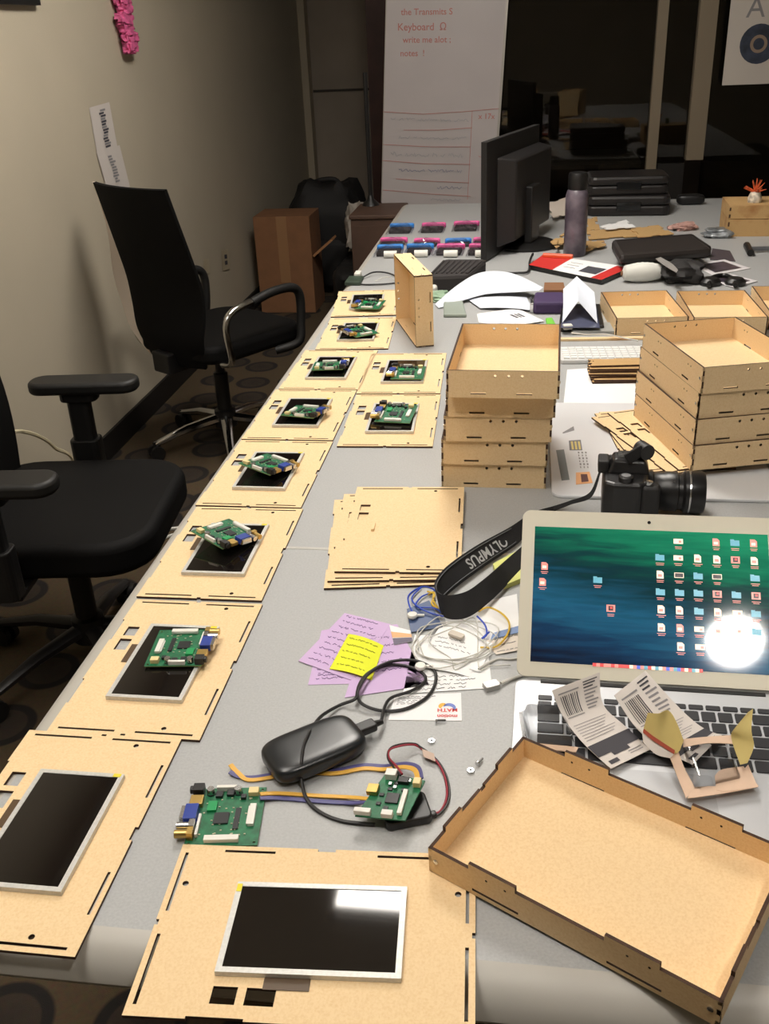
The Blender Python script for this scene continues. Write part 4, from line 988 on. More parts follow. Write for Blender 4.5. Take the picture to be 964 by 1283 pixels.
bp, f3 = sheet('printed_card', 'white card with black marks lying by the tall tray stack', 'card', [(598, 393), (648, 386), (682, 402), (640, 409)], TZ + .004, paper, .001)
p = MB()
for a, b_ in ((.55, .62), (.66, .71), (.74, .80)): patch(p, f3, a, b_, .35, .6, .0003)
p.build('marks', ink, bp, world=True)
o = boxpx('white_booklet', 'thin white booklet under the printed card', 'booklet', [(600, 405), (640, 411), (636, 398), (598, 395)], .0035, paper, bv=.0008)
cr = thing('purple_wallet', 'dark purple wallet between papers and the paper tent', 'wallet', at(690, 385, TZ))
boxpx('body', None, None, [(668, 394), (708, 394), (706, 380), (670, 380)], .035, M('purple_fabric', (66, 48, 88), .7), bv=.008, parent=cr); boxpx('clasp', None, None, [(664, 393), (670, 393), (670, 384), (664, 384)], .03, steel, parent=cr)
boxpx('small_carton', 'small tan carton behind the purple wallet', 'box', [(681, 378), (708, 378), (706, 368), (682, 368)], .035, cardboard, bv=.001)
grn = M('green_bag', (150, 196, 96), .5, noise=(40, .3))
boxpx('green_sachet', 'clear sachet with a green label beside the tray on edge', 'sachet', [(556, 398), (585, 398), (580, 380), (556, 380)], .010, M('sachet_grey', (150, 160, 150), .4), bv=.003)
boxpx('green_label', 'bright green tag beside the tall tray stack and black tablet', 'tag', [(686, 413), (698, 412), (692, 401), (684, 402)], .008, M('green_bright', (120, 200, 70), .6), bv=.002)
def blob(name, label, cat, px, py, sx, sy, sz, m, z=TZ, seed=1, amp=.25, rz=0., freq=3., group=None, parent=None):
    c = at(px, py, z); return blobw(name, label, cat, (c.x, c.y, z), sx, sy, sz, m, seed, amp, rz, freq, group, parent)
def blobw(name, label, cat, loc, sx, sy, sz, m, seed=1, amp=.25, rz=0., freq=3., group=None, parent=None, sqr=.6):
    from mathutils import noise as nz_
    mb = MB(); off = Vector((seed * 7.3, seed * 1.7, seed * 3.1))
    def f(u, v):
        th_ = (v - .5) * PI; ph = u * 2 * PI
        d = Vector((sq(math.cos(th_), sqr) * sq(math.cos(ph), sqr), sq(math.cos(th_), sqr) * sq(math.sin(ph), sqr), sq(math.sin(th_), sqr)))
        k = 1 + amp * nz_.noise(d * freq * .5 + off) + amp * .5 * nz_.noise(d * freq * 1.3 + off)
        return Vector((d.x * sx * k, d.y * sy * k, max(0, sz + d.z * sz * k)))
    mb.grid(f, 28, 16); o = mb.build(name, m, parent, smooth=True); o.location = Vector(loc) + Vector((0, 0, .0003)); o.rotation_euler = (0, 0, rz)
    if parent: o.location -= parent.location
    if label: tag(o, label, cat, group)
    return o
blob('green_sachet', 'crumpled greenish clear sachet behind the tray on edge', 'sachet', 548, 376, .035, .04, .010, M('sachet_green', (150, 176, 150), .3), seed=3, amp=.5)
blob('computer_mouse', 'small white rounded mouse beside the tray on edge', 'mouse', 541, 367, .02, .03, .014, white_plastic, amp=.05)
# dark ribbed pouch
rp = thing('ribbed_pouch', 'dark ribbed pouch between marker packs and bent white paper', 'pouch', at(572, 360, TZ))
boxpx('body', None, None, [(537, 368), (588, 366), (610, 345), (556, 345)], .055, M('pouch_black', (46, 42, 42), .8), bv=.012, parent=rp)
for k in range(8):
    a, b_ = (541 + k * 6.2, 366.5), (557 + k * 6.6, 347); MB().tube([at(*a, TZ) + Vector((0, .015, .0555)), at(*b_, TZ) + Vector((0, -.015, .0555))], .004, 6).build('rib', M('pouch_rib', (58, 54, 54), .8), rp, world=True)
# coiled black wire at the end of the row
cw = thing('wire_coil', 'coiled black wire with a small green board past the last panel', 'wire', at(470, 350, TZ))
MB().tube(catmull([at(a, b_, TZ + z) for a, b_, z in ((448, 352, .004), (465, 342, .012), (480, 341, .010), (494, 345, .006), (500, 353, .004), (478, 356, .004), (450, 356, .004), (440, 350, .006))], 6), .0028, 6).build('wire', black_cable, cw, world=True, smooth=True)
MB().tube(catmull([at(a, b_, TZ + z) for a, b_, z in ((470, 352, .004), (488, 347, .010), (500, 358, .003))], 6), .0015, 6).build('thin_wire', white_cable, cw, world=True, smooth=True)
boxpx('board', None, None, [(432, 358), (452, 358), (456, 350), (438, 350)], .012, M('dark_pcb', (52, 66, 54), .5, noise=(60, .4)), bv=.002, parent=cw); boxpx('plug', None, None, [(444, 350), (452, 350), (454, 346), (446, 346)], .02, white_plastic, parent=cw)
# marker packs
G = 'bagged marker packs'
pink_m = M('pack_pink', (244, 104, 172), .5); blue_m = M('pack_blue', (60, 142, 226), .5); dark_in = M('pack_contents', (62, 58, 60), .6, noise=(70, .5))
packs = [(489, 519, 281, 'b', 0), (529, 559, 280, 'p', 0), (569, 601, 278, 'p', 0), (477, 511, 299, 'p', 1), (519, 552, 300, 'p', 1), (558, 591, 300, 'b', 1), (593, 612, 299, 'p', 1), (473, 506, 308, 'b', 2), (510, 544, 307, 'b', 2), (548, 583, 307, 'p', 2), (588, 612, 307, 'p', 2)]
packwhere = ['at the table edge in the row nearest the whiteboard', 'between a blue and a pink one, nearest the whiteboard', 'beside the monitor in the row nearest the whiteboard',
    'at the table edge in the middle row', 'beside the only blue one of the middle row', 'in the middle row, close to the monitor', 'half behind the monitor in the middle row',
    'with a white tube, at the table edge', 'with a white tube, directly behind the tray on edge', 'with a white tube, beside the ribbed pouch', 'half behind the monitor, with a white tube']
for k, (x0, x1, y, cl, rw_) in enumerate(packs):
    c = at((x0 + x1) / 2, y + 5, TZ); wv = (at(x1, y + 5, TZ) - at(x0, y + 5, TZ)).length
    t = thing('marker_pack', 'bagged pack with a %s cap, %s' % ('blue' if cl == 'b' else 'pink', packwhere[k]), 'pack', (c.x, c.y, TZ), random.uniform(-.08, .06), G)
    o = MB().rbox(-wv / 2, wv / 2, -.014, .014, .0003, .020, .012).build('cap', blue_m if cl == 'b' else pink_m, t); bev(o, .006, 3)
    yn = -.14 if rw_ != 1 else -.085
    def bagf(u, v, s=k, wv=wv, yn=yn):
        from mathutils import noise as nz_
        x = (-wv * .52 + wv * 1.04 * u); y_ = -.016 + (yn + .016) * v
        return Vector((x, y_, .004 + .020 * math.sin(PI * min(1, u * 1.0)) ** .5 * (1 - .5 * v) + .008 * nz_.noise(Vector((u * 5 + s * 3, v * 5, s)))))
    MB().grid(bagf, 12, 10).build('bag', smoke_bag, t, smooth=False)
    MB().rbox(-wv * .42, wv * .42, yn * .85, -.020, .0003, .010, .008).build('contents', dark_in, t)
    if rw_ == 2: MB().cyl((-wv * .30 + .02, yn - .004, .0135), (wv * .36, yn - .004, .0135), .0125, n=12).build('white_tube', white_plastic, t, smooth=True)
# monitor seen from behind
A = Vector((-.137, 3.40, 0)); B = Vector((.040, 3.98, 0)); d = (B - A); Lm = d.length
mon = thing('monitor', 'black flat monitor turned away, standing among papers', 'monitor', (A + d / 2) + Vector((0, 0, TZ)), math.atan2(d.y, d.x))
MB().rbox(-Lm / 2, Lm / 2, 0, .022, .006, .395, .004).build('bezel', M('monitor_black', (26, 24, 24), .5), mon)
MB().box(-Lm / 2 + .02, Lm / 2 - .02, .022, .0228, .065, .378).build('display', black_gloss, mon)
m = MB(); m.add([(-.20, 0, .03), (.29, 0, .03), (.29, 0, .335), (-.20, 0, .335), (-.16, -.06, .05), (.27, -.06, .05), (.27, -.06, .322), (-.16, -.06, .322)], [(0, 1, 2, 3), (7, 6, 5, 4), (0, 4, 5, 1), (1, 5, 6, 2), (2, 6, 7, 3), (3, 7, 4, 0)]); bev(m.build('rear_housing', M('monitor_back', (34, 32, 32), .42), mon), .006)
bev(MB().box(-.05, .05, -.085, -.055, .02, .22).build('neck', black_plastic, mon), .005)
MB().lathe([(.0, .0003), (.12, .0003), (.12, .010), (.10, .018), (.03, .022), (.0, .022)], 28, c=(0, -.05, 0)).build('stand_base', black_plastic, mon, smooth=True)
cable('monitor_cable', 'black cables trailing from the monitor base over the table', [(668, 318, .02), (664, 328, .008), (662, 340, .004), (648, 342, .004), (630, 342, .004)], .004, black_cable)
# bottle
c = at(720, 320, TZ)
bo = thing('water_bottle', 'tall dark printed bottle standing behind the red clipboard', 'bottle', (c.x, c.y, TZ))
MB().lathe([(.0, .0003), (.036, .0003), (.039, .006), (.039, .205), (.034, .222), (.030, .226)], 26).build('body', M('bottle_print', (46, 38, 52), .3, noise=(14, .9), rgb2=(128, 118, 128)), bo, smooth=True)
MB().lathe([(.032, .226), (.033, .230), (.033, .272), (.030, .280), (.0, .282)], 24).build('cap', black_plastic, bo, smooth=True)
# red and white clipboard
cl = thing('clipboard', 'red and white printed folder with an orange clip, beside the bottle', 'folder', at(727, 336, TZ))
Q = [(681, 319), (791, 335), (754, 351), (663, 332)]
fq = quad_fn(Q, TZ + .016); MB().grid(fq, 4, 4, .014).build('board', black_plastic, cl, world=True)
rd = M('folder_red', (206, 54, 50), .5)
def cpt(name, m, u0, u1, v0, v1): p = MB(); patch(p, fq, u0, u1, v0, v1, .0006); p.build(name, m, cl, world=True)
cpt('red_field', rd, 0, .34, 0, 1); cpt('white_field', paper, .34, 1, 0, 1); 
p = MB(); patch(p, fq, .62, .84, .35, .78, .0012); p.build('black_square', ink, cl, world=True); p = MB(); patch(p, fq, .86, 1, .05, 1, .0012); p.build('red_band', rd, cl, world=True)
p = MB()
for k in range(3): scrib(p, fq, .4, .55, .3 + .18 * k, .01, .0007, 60 + k, off=.0014)
tag(p.build('small_print', ink_soft, cl, world=True), kind='stuff')
MB().tube([at(681, 320, TZ + .022), at(718, 322, TZ + .022)], .009, 8).build('clip', M('clip_orange', (226, 92, 50), .5), cl, world=True, smooth=True)
# twine spool
c = at(804, 353, TZ); sp = thing('twine_spool', 'spool of white twine behind the open tray', 'spool', (c.x, c.y, TZ + .030), .15)
m = MB(); pr = [(.008, -.062)] + [(.022 + .008 * math.sin(PI * k / 14) + (.0012 if k % 2 else 0), -.055 + .11 * k / 14) for k in range(15)] + [(.008, .062)]
m.lathe(pr, 22, axis='X'); m.build('twine', M('twine_white', (220, 220, 214), .8), sp, smooth=True)
MB().cyl((-.066, 0, 0), (.066, 0, 0), .008, n=12).build('core', cardboard, sp, smooth=True)
# black pouch with small bits, headphones
blob('black_pouch', 'crumpled black pouch between twine spool and photo cards', 'pouch', 853, 352, .062, .06, .030, M('pouch_fabric', (40, 38, 38), .7), seed=5, amp=.4)
o = MB().grid(rows_fn([((822, 324), (828, 322), TZ + .07), ((836, 334), (842, 330), TZ + .062), ((848, 341), (850, 338), TZ + .060)]), 3, 8, .002).build('plastic_strip', M('grey_plastic', (150, 146, 142), .5), world=True); tag(o, 'pale grey plastic strip sticking out of the black pouch', 'plastic strip')
hp = thing('headphones', 'small black headphones lying by the photo cards', 'headphones', at(905, 354, TZ))
MB().tube(catmull([at(a, b_, TZ + .012) for a, b_ in ((888, 358), (893, 348), (906, 345), (918, 349), (922, 358))], 6), .007, 8).build('band', black_plastic, hp, world=True, smooth=True)
for px in (890, 921): MB().lathe([(.0, 0.0003), (.03, .0003), (.032, .012), (.022, .022), (.0, .022)], 18, c=at(px, 357, TZ)).build('earpiece', black_plastic, hp, world=True, smooth=True)
G = 'photo cards'
wb_ = M('card_border', (222, 218, 220), .6); pd = M('photo_dark', (66, 58, 70), .3, noise=(30, .4))
for k, (px, lab) in enumerate((([(868, 331), (908, 325), (941, 336), (894, 345)], 'white-bordered dark photo card nearer the black case'), ([(886, 350), (915, 343), (950, 352), (920, 360)], 'white-bordered dark photo card beside the headphones'))):
    o, f4 = sheet('photo_card', lab, 'photo card', px, TZ + .001 + .001 * k, wb_, .0015, group=G); p = MB(); patch(p, f4, .14, .86, .14, .86, .0004); p.build('photo', pd, o, world=True)
sheet('dark_sheet', 'dark flat sheet beside the black hard case', 'sheet', [(893, 311), (915, 314), (922, 327), (890, 325)], TZ + .0003, M('sheet_dark', (74, 66, 72), .5), .002)
# black hard case
hc = thing('hard_case', 'low black hard case with rounded corners behind the twine spool', 'case', at(830, 318, TZ))
boxpx('body', None, None, [(776, 332), (892, 323), (868, 306), (766, 314)], .040, M('case_black', (34, 30, 30), .5), bv=.012, parent=hc)
boxpx('lid', None, None, [(776, 332), (892, 323), (868, 306), (766, 314)], .032, M('case_lid', (44, 39, 37), .45), z=TZ + .041, bv=.014, parent=hc)
boxpx('latch', None, None, [(826, 329), (842, 328), (842, 326.5), (826, 327.5)], .012, black_gloss, z=TZ + .025, bv=.001, parent=hc)
# stacked black cases at the back
def blackcase(x, y, z, wx, wy, h, rz, label):
    t = thing('equipment_case', label, 'case', (x, y, z), rz, 'black equipment cases')
    bev(MB().rbox(-wx / 2, wx / 2, -wy / 2, wy / 2, .0003, h * .5, .03).build('tray', M('case2', (30, 27, 27), .4), t), .008, 2)
    bev(MB().rbox(-wx / 2, wx / 2, -wy / 2, wy / 2, h * .52, h, .03).build('lid', M('case2', (30, 27, 27), .4), t), .012, 2)
    bev(MB().box(-.05, .05, -wy / 2 - .006, -wy / 2 + .004, h * .3, h * .7).build('latch', black_gloss, t), .002)
blackcase(.425, 4.36, TZ, .34, .22, .082, -.05, 'black equipment case, lower of the stacked pair by the glass')
blackcase(.415, 4.37, TZ + .083, .33, .21, .075, .02, 'black equipment case, upper of the stacked pair by the glass')
blob('small_black_box', 'small black power supply alone near the glass partition', 'power supply', 865, 256, .06, .03, .022, black_plastic, amp=.02)
# cardboard scraps
G = 'cut card scraps'
scr_ = [([(732, 276), (748, 272), (752, 288), (735, 290)], mdf_darker, 'tan card scrap standing nearest the bottle top'), ([(735, 290), (795, 284), (806, 296), (738, 300)], mdf_darker, 'long tan card scrap behind the black hard case'), ([(790, 286), (825, 282), (845, 293), (800, 298)], mdf_darker, 'tan card scrap pointing at the clear packet'), ([(733, 302), (757, 301), (760, 307), (733, 315)], mdf_darker, 'notched tan card scrap beside the bottle base'), ([(752, 283), (785, 275), (797, 284), (760, 287)], paper, 'white paper scrap on the tan card scraps'), ([(680, 256), (712, 246), (712, 268), (694, 272)], M('paper_warm', (214, 202, 190), .8), 'cream paper scrap between monitor and bottle'), ([(690, 302), (708, 290), (708, 302), (698, 310)], mdf_darker, 'small tan scrap between monitor and bottle')]
for k, (px, m, lab) in enumerate(scr_): 
    P = [at(a, b_, TZ + .001 + .004 * k) for a, b_ in px]; c = sum(P, Vector()) / 4
    mb = MB(); poly = []
    for i in range(4):
        a, b_ = P[i], P[(i + 1) % 4]; n_ = Vector((-(b_ - a).y, (b_ - a).x, 0)).normalized() * -.012
        poly += [a, a.lerp(b_, .35), a.lerp(b_, .35) + n_, a.lerp(b_, .62) + n_, a.lerp(b_, .62)]
    poly.reverse()
    mb.prism([(p.x, p.y) for p in poly], TZ + .0005 + .0032 * k, TZ + .0035 + .0032 * k); o = mb.build('card_scrap', m, world=True); tag(o, lab, 'scrap', G)
blob('foil_packet', 'small clear packet with shiny contents near the wooden box', 'packet', 898, 297, .05, .035, .016, M('foil', (150, 154, 158), .3, .5, noise=(40, .5)), seed=8, amp=.4)
blob('pink_crumple', 'pinkish crumpled wrapper near the tan scraps', 'wrapper', 856, 288, .045, .03, .012, M('pinkish', (190, 150, 140), .6, noise=(40, .3)), seed=9, amp=.6)
hm = thing('hammer', 'small hammer lying by the wooden box', 'hammer', at(948, 312, TZ)); MB().tube([at(938, 312, TZ + .012), at(972, 311, TZ + .012)], .008, 8).build('handle', M('tool_grey', (120, 122, 126), .4, .6), hm, world=True); MB().tube([at(936, 307, TZ + .012), at(941, 317, TZ + .012)], .012, 8).build('head', black_plastic, hm, world=True)
# wooden box with a small toy on it
c = at(912, 297, TZ); wbx = thing('wooden_box', 'small wooden box with a lid line, carrying a toy figure', 'box', (c.x + .15, c.y + .10, TZ), -.04)
for z0_, z1_, nm_ in ((.0003, .062, 'lower_box'), (.064, .112, 'upper_box')):
    t_ = MB(); t_.box(-.15, .15, -.10, .10, z0_, z1_); o = t_.build(nm_, mdf_darker, wbx)
    for sx in (-.149, .143): 
        for q in range(2): zz_ = z0_ + (z1_ - z0_) * (.1 + .5 * q); MB().box(sx, sx + .006, -.1008, -.098, zz_, zz_ + (z1_ - z0_) * .25).build('joint', burnt, o)
ty = thing('toy_figure', 'tiny toy with red and orange spikes on the wooden box', 'toy', (c.x + .095, c.y + .07, TZ + .1123))
MB().lathe([(.0, 0), (.024, 0), (.026, .015), (.018, .035), (.0, .04)], 14).build('body', M('toy_body', (206, 196, 180), .5, noise=(60, .6)), ty, smooth=True)
m = MB(); rn = random.Random(4)
for k in range(16): a = rn.uniform(0, 2 * PI); e_ = rn.uniform(.2, 1.4); m.cyl((0, 0, .035), (.045 * math.cos(a) * math.cos(e_), .045 * math.sin(a) * math.cos(e_), .035 + .05 * math.sin(e_)), .005, .001, 5)
m.build('spikes', M('toy_spikes', (214, 96, 50), .6, noise=(40, .5)), ty)
MB().box(.055, .075, -.05, -.01, .0, .03).build('green_block', M('toy_green', (96, 110, 60), .6), ty)
# ------------------------------------------------------------------ whiteboard
wo = Vector((-.766, 5.20, .655)); wx_ = Vector((1, 0, -.060)).normalized(); wy_ = Vector((.105, .05, .88)).normalized(); wn = wx_.cross(wy_).normalized(); wy_ = wn.cross(wx_)
WBW, WBH = .595, 1.33
mt = Matrix((wx_, wy_, wn)).transposed().to_4x4(); mt.translation = wo
wbd = thing('whiteboard', 'tall whiteboard with red and blue handwriting behind the table end', 'whiteboard'); wbd.matrix_world = mt
wbm = M('whiteboard_face', (182, 175, 175), .3, noise=(4, .04))
MB().prism(rrect(0, WBW, 0, WBH, .02, 4), -.018, 0).build('panel', wbm, wbd)
m = MB()
for a in ((0, .0, .006, WBH), (WBW - .012, 0, WBW, WBH)): m.box(a[0], a[2], a[1] + .02, a[3], -.02, .003)
MB().box(WBW - .012, WBW, .02, WBH - .02, -.02, .003).build('edge_rail', M('rail_grey', (170, 164, 156), .4, .4), wbd)
MB().box(0, .005, .02, WBH - .02, -.02, .002).build('edge_rail', M('rail_grey', (170, 164, 156), .4, .4), wbd)
rinv = mt.inverted()
def wbpt(px, py):
    o = rinv @ CAM; d = rinv.to_3x3() @ ray(px, py); t = -o.z / d.z; p = o + d * t; return Vector((p.x, p.y, .0015))
redp = M('marker_red', (184, 120, 112), .7); bluep = M('marker_blue', (104, 112, 142), .7); greyp = M('marker_faded', (150, 152, 158), .7)
m = MB()
for L in (((480, 140), (530, 143), (580, 140), (626, 136)), ((506, 163), (550, 163), (592, 160)), ((480, 181), (540, 184), (590, 184)), ((479, 201), (530, 205), (590, 206)), ((496, 224), (540, 227), (588, 229)), ((480, 238), (540, 243), (590, 246)), ((592, 139), (590, 180), (586, 250))):
    m.tube([wbpt(*p) for p in L], .0016, 4)
m.build('ruled_lines', redp, wbd)
def wbtext(body, px, py, size, m):
    tm = text_mesh(body, size, m, bold=.0003, name='handwriting'); o = mk('handwriting', tm, wbd); p = wbpt(px, py); o.location = (p.x, p.y, .0016); o.rotation_euler = (0, 0, .03); 
    tag(o, kind='stuff'); return o
for body, px, py, sz in (('the Transmits S', 535, 15, .040), ('Keyboard  Ω', 529, 34, .046), ('write me alot ;', 535, 50, .040), ('notes  !', 517, 67, .040), ('x 17x', 610, 146, .036)): wbtext(body, px, py, sz, redp)
def wbscrib(x0, x1, y, m_, seed, amp=2.0):
    rn = random.Random(seed); mb = MB(); x = x0; pts = []
    while x < x1:
        pts.append(wbpt(x, y + rn.uniform(-amp, amp) + (x - x0) * .02)); x += 1.4
        if rn.random() < .08 and len(pts) > 3: mb.tube(pts, .0015, 4); pts = []; x += 3
    if len(pts) > 2: mb.tube(pts, .0015, 4)
    tag(mb.build('handwriting', m_, wbd), kind='stuff')
wbscrib(490, 588, 149, greyp, 1); wbscrib(500, 585, 172, greyp, 2); wbscrib(490, 586, 193, greyp, 3, 3); wbscrib(500, 584, 213, bluep, 4); wbscrib(548, 582, 235, bluep, 5); wbscrib(540, 578, 250, greyp, 6); wbscrib(600, 612, 196, redp, 7); 
for x in (.08, WBW - .08):
    a = mt @ Vector((x, .25, -.025)); MB().tube([a, Vector((a.x, a.y + .10, .012))], .014, 8).build('leg', black_plastic, world=True); under([o for o in bpy.data.objects if o.name.startswith('leg') and o.parent is None][0], wbd)
# dark brown cabinet and black stand beside it
cab = thing('cabinet', 'dark brown wooden cabinet beside the table end', 'cabinet', (-.735, 4.92, 0))
cbm = M('cabinet_brown', (82, 60, 48), .6, noise=(8, .2))
bev(MB().box(-.12, .12, -.17, .17, .0003, .660).build('body', cbm, cab), .006); bev(MB().box(-.125, .125, -.18, .18, .661, .680).build('top', cbm, cab), .004); MB().box(-.105, .105, -.178, -.171, .05, .63).build('door', cbm, cab)
sd_ = thing('black_stand', 'thin black pole on a flared foot on the brown cabinet', 'stand', (-.795, 5.04, .6803))
MB().lathe([(.0, 0), (.045, 0), (.042, .008), (.018, .03), (.012, .05), (.0, .05)], 18).build('foot', black_plastic, sd_, smooth=True); MB().cyl((0, 0, .04), (0, 0, .62), .011, n=10).build('pole', black_plastic, sd_)
# poster on the glass
pc = aty(905, 107, PY - .065); po = thing('poster', 'white poster with a dark round emblem on the glass partition', 'poster', (pc.x, PY - .065, pc.z))
MB().box(0, .46, 0, .002, 0, .60).build('sheet', M('poster_white', (208, 200, 192), .6), po)
ec = aty(951, 55, PY - .065) - po.location
MB().lathe([(.0, .0), (.088, .0), (.088, .001)], 26, axis='Y', c=(ec.x, -.0015, ec.z)).build('emblem', M('emblem_navy', (52, 60, 78), .5, noise=(20, .5)), po)
MB().lathe([(.026, .0), (.040, .0), (.040, .001), (.026, .001)], 20, ring=True, axis='Y', c=(ec.x, -.003, ec.z)).build('emblem_ring', M('emblem_tan', (150, 130, 112), .6), po)
tm = text_mesh('A', .13, ink_soft); o = mk('lettering', tm, po); tc_ = aty(948, 10, PY - .065) - po.location; o.location = (tc_.x, -.001, tc_.z); o.rotation_euler = (PI / 2, 0, 0)
# items seen through the glass
gd = thing('office_desk', 'grey desk in the dark room behind the glass partition', 'desk', (.15, 6.35, 0))
MB().box(-.5, .5, -.3, .3, .70, .74).build('top', M('desk_grey', (120, 118, 112), .6), gd)
for x in (-.46, .46):
    for y in (-.26, .26): MB().box(x - .02, x + .02, y - .02, y + .02, 0, .70).build('leg', black_plastic, gd)
# ------------------------------------------------------------------ things on the left wall
def wallquad(name, label, cat, px, m, th=.0015, X=XL + .0025, group=None):
    P = [atx(a, b_, X) for a, b_ in px]
    def f(u, v): return P[0].lerp(P[1], u).lerp(P[3].lerp(P[2], u), v)
    mb = MB(); mb.grid(f, 4, 4, 0); mb.grid(lambda u, v: f(u, v) - Vector((th, 0, 0)), 4, 4, 0)
    o = mb.build(name, m, world=True); tag(o, label, cat, group); return o, f
def wpatch(o, f, u0, u1, v0, v1, m, name='print'):
    MB().grid(lambda a, b_: f(u0 + (u1 - u0) * a, v0 + (v1 - v0) * b_) + Vector((.0015, 0, 0)), 1, 1).build(name, m, o, world=True)
wpm = M('wall_paper_note', (206, 198, 192), .8)
o, f = wallquad('wall_note', 'white paper strip with dark writing, upper of two on the wall', 'paper', [(112, 135), (137, 128), (147, 183), (122, 192)], wpm)
rn = random.Random(2)
for k in range(14): wpatch(o, f, .42 + rn.uniform(-.04, .04), .66 + rn.uniform(-.05, .06), .10 + k * .062, .145 + k * .062, ink if k % 3 else ink_soft, 'writing')
o, f = wallquad('wall_note', 'white paper strip with grey writing, lower of two on the wall', 'paper', [(121, 190), (150, 182), (163, 234), (136, 243)], wpm, X=XL + .005)
for k in range(10): wpatch(o, f, .40 + rn.uniform(-.04, .04), .58 + rn.uniform(-.05, .06), .16 + k * .066, .205 + k * .066, ink_soft, 'writing')
gar = thing('pink_garland', 'fluffy pink garland hanging on the left wall', 'garland', atx(163, 68, XL + .02))
pk = M('garland_pink', (206, 92, 140), .7, noise=(30, .4))
for k in range(13):
    z_ = k * .034; c = Vector((.004, .012 * math.sin(k * 1.7) - .003 * k, z_))
    blobw('tuft', None, None, gar.location + c, .020, .052 + .012 * (k % 2), .024, pk, seed=k + 20, amp=.5, freq=4, parent=gar)
MB().cyl((-.004, .03, 0), (-.004, .0, .46), .004, n=6).build('string', pk, gar)
o, f = wallquad('outlet_plate', 'pale wall outlet plate with dark sockets', 'outlet', [(278, 313), (286, 312), (288, 337), (280, 339)], M('outlet_cream', (188, 176, 150), .5), .004, XL + .005)
wpatch(o, f, .3, .7, .25, .45, ink, 'socket'); wpatch(o, f, .3, .7, .55, .75, ink, 'socket')
wallquad('blank_plate', 'small pale blank plate on the wall behind the mesh chair', 'wall plate', [(256, 325), (262, 324), (263, 342), (257, 343)], M('outlet_cream', (188, 176, 150), .5), .004, XL + .005)
fr_ = atx(24, 6, XL + .01); pf = thing('picture_frame', 'black picture frame high on the left wall', 'picture frame', (XL + .002, fr_.y, fr_.z))
for y0, y1, z0_, z1_ in ((-.16, .13, 0, .02), (-.16, -.14, .02, .38), (.11, .13, .02, .38), (-.16, .13, .38, .40)): MB().box(0, .02, y0, y1, z0_, z1_).build('frame_bar', black_plastic, pf)
MB().box(0, .006, -.14, .11, .02, .38).build('picture', M('picture_grey', (120, 116, 108), .7), pf)

# ------------------------------------------------------------------ chairs (local frame: sitter faces +X)
mesh_black = M('chair_mesh', (10, 9, 9), .85, bump=(900, .6), spec=.2); seat_black = M('chair_seat', (9, 8, 8), .7, bump=(500, .2), spec=.2); arm_black = M('arm_pad', (20, 19, 18), .55)
shell_m = M('chair_shell', (222, 208, 192), .5)
def base(t, m, r=.30, z=.07):
    for k in range(5):
        a = 2 * PI * k / 5 + .3; d = Vector((math.cos(a), math.sin(a), 0))
        lg_ = MB(); lg_.tube([d * .03 + Vector((0, 0, z + .045)), d * r * .55 + Vector((0, 0, z + .03)), d * r + Vector((0, 0, z - .005))], [.024, .020, .014], 8, flat=.8); lo_ = lg_.build('leg', m, t, smooth=True)
        c = d * r; s = Vector((-d.y, d.x, 0))
        cs_ = MB()
        for q in (-1, 1): cs_.cyl(c + s * q * .008 + Vector((0, 0, .030)), c + s * q * .024 + Vector((0, 0, .030)), .029, n=16)
        cs_.cyl(c + Vector((0, 0, .03)), c + Vector((0, 0, z + .005)), .010, n=8); cs_.build('castor', black_plastic, lo_, smooth=True)
    MB().lathe([(.0, z + .01), (.045, z + .01), (.042, z + .075), (.028, z + .08), (.028, .30), (.018, .302), (.018, .40), (.0, .40)], 18).build('column', black_plastic, t, smooth=True)
def cushion(t, name, x0, x1, y0, y1, z0_, z1_, m, r=.08, dip=.0):
    mb = MB(); mb.rbox(x0, x1, y0, y1, z0_, z1_, r, 6); o = mb.build(name, m, t, smooth=True); bev(o, .022, 4); return o
# mesh-backed chair by the wall
c1 = thing('mesh_chair', 'black mesh-backed office chair with chrome base beside the wall', 'chair', (-1.185, 3.50, 0), math.radians(56))
base(c1, chrome)
cushion(c1, 'seat', -.22, .27, -.24, .24, .415, .485, seat_black, .10)
cushion(c1, 'seat_mechanism', -.12, .14, -.09, .09, .37, .416, black_plastic, .03)
prof_b = [(-.215, .40), (-.240, .50), (-.232, .60), (-.235, .70), (-.262, .82), (-.292, .94), (-.318, 1.045)]
wid = [.165, .195, .215, .222, .218, .212, .208]
PB = catmull([(x, 0, z_) for x, z_ in prof_b], 5); WBk = [v.x for v in catmull([(w_, 0, 0) for w_ in wid], 5)]
def backf(off):
    def f(u, v):
        i = min(int(round(v * (len(PB) - 1))), len(PB) - 1); p = PB[i]; y = (u * 2 - 1) * WBk[i]
        return Vector((p.x + off + .035 * (u * 2 - 1) ** 2, y, p.z))
    return f
nvb = len(PB) - 1
MB().grid(backf(0), 14, nvb, .012).build('backrest', mesh_black, c1, smooth=True)
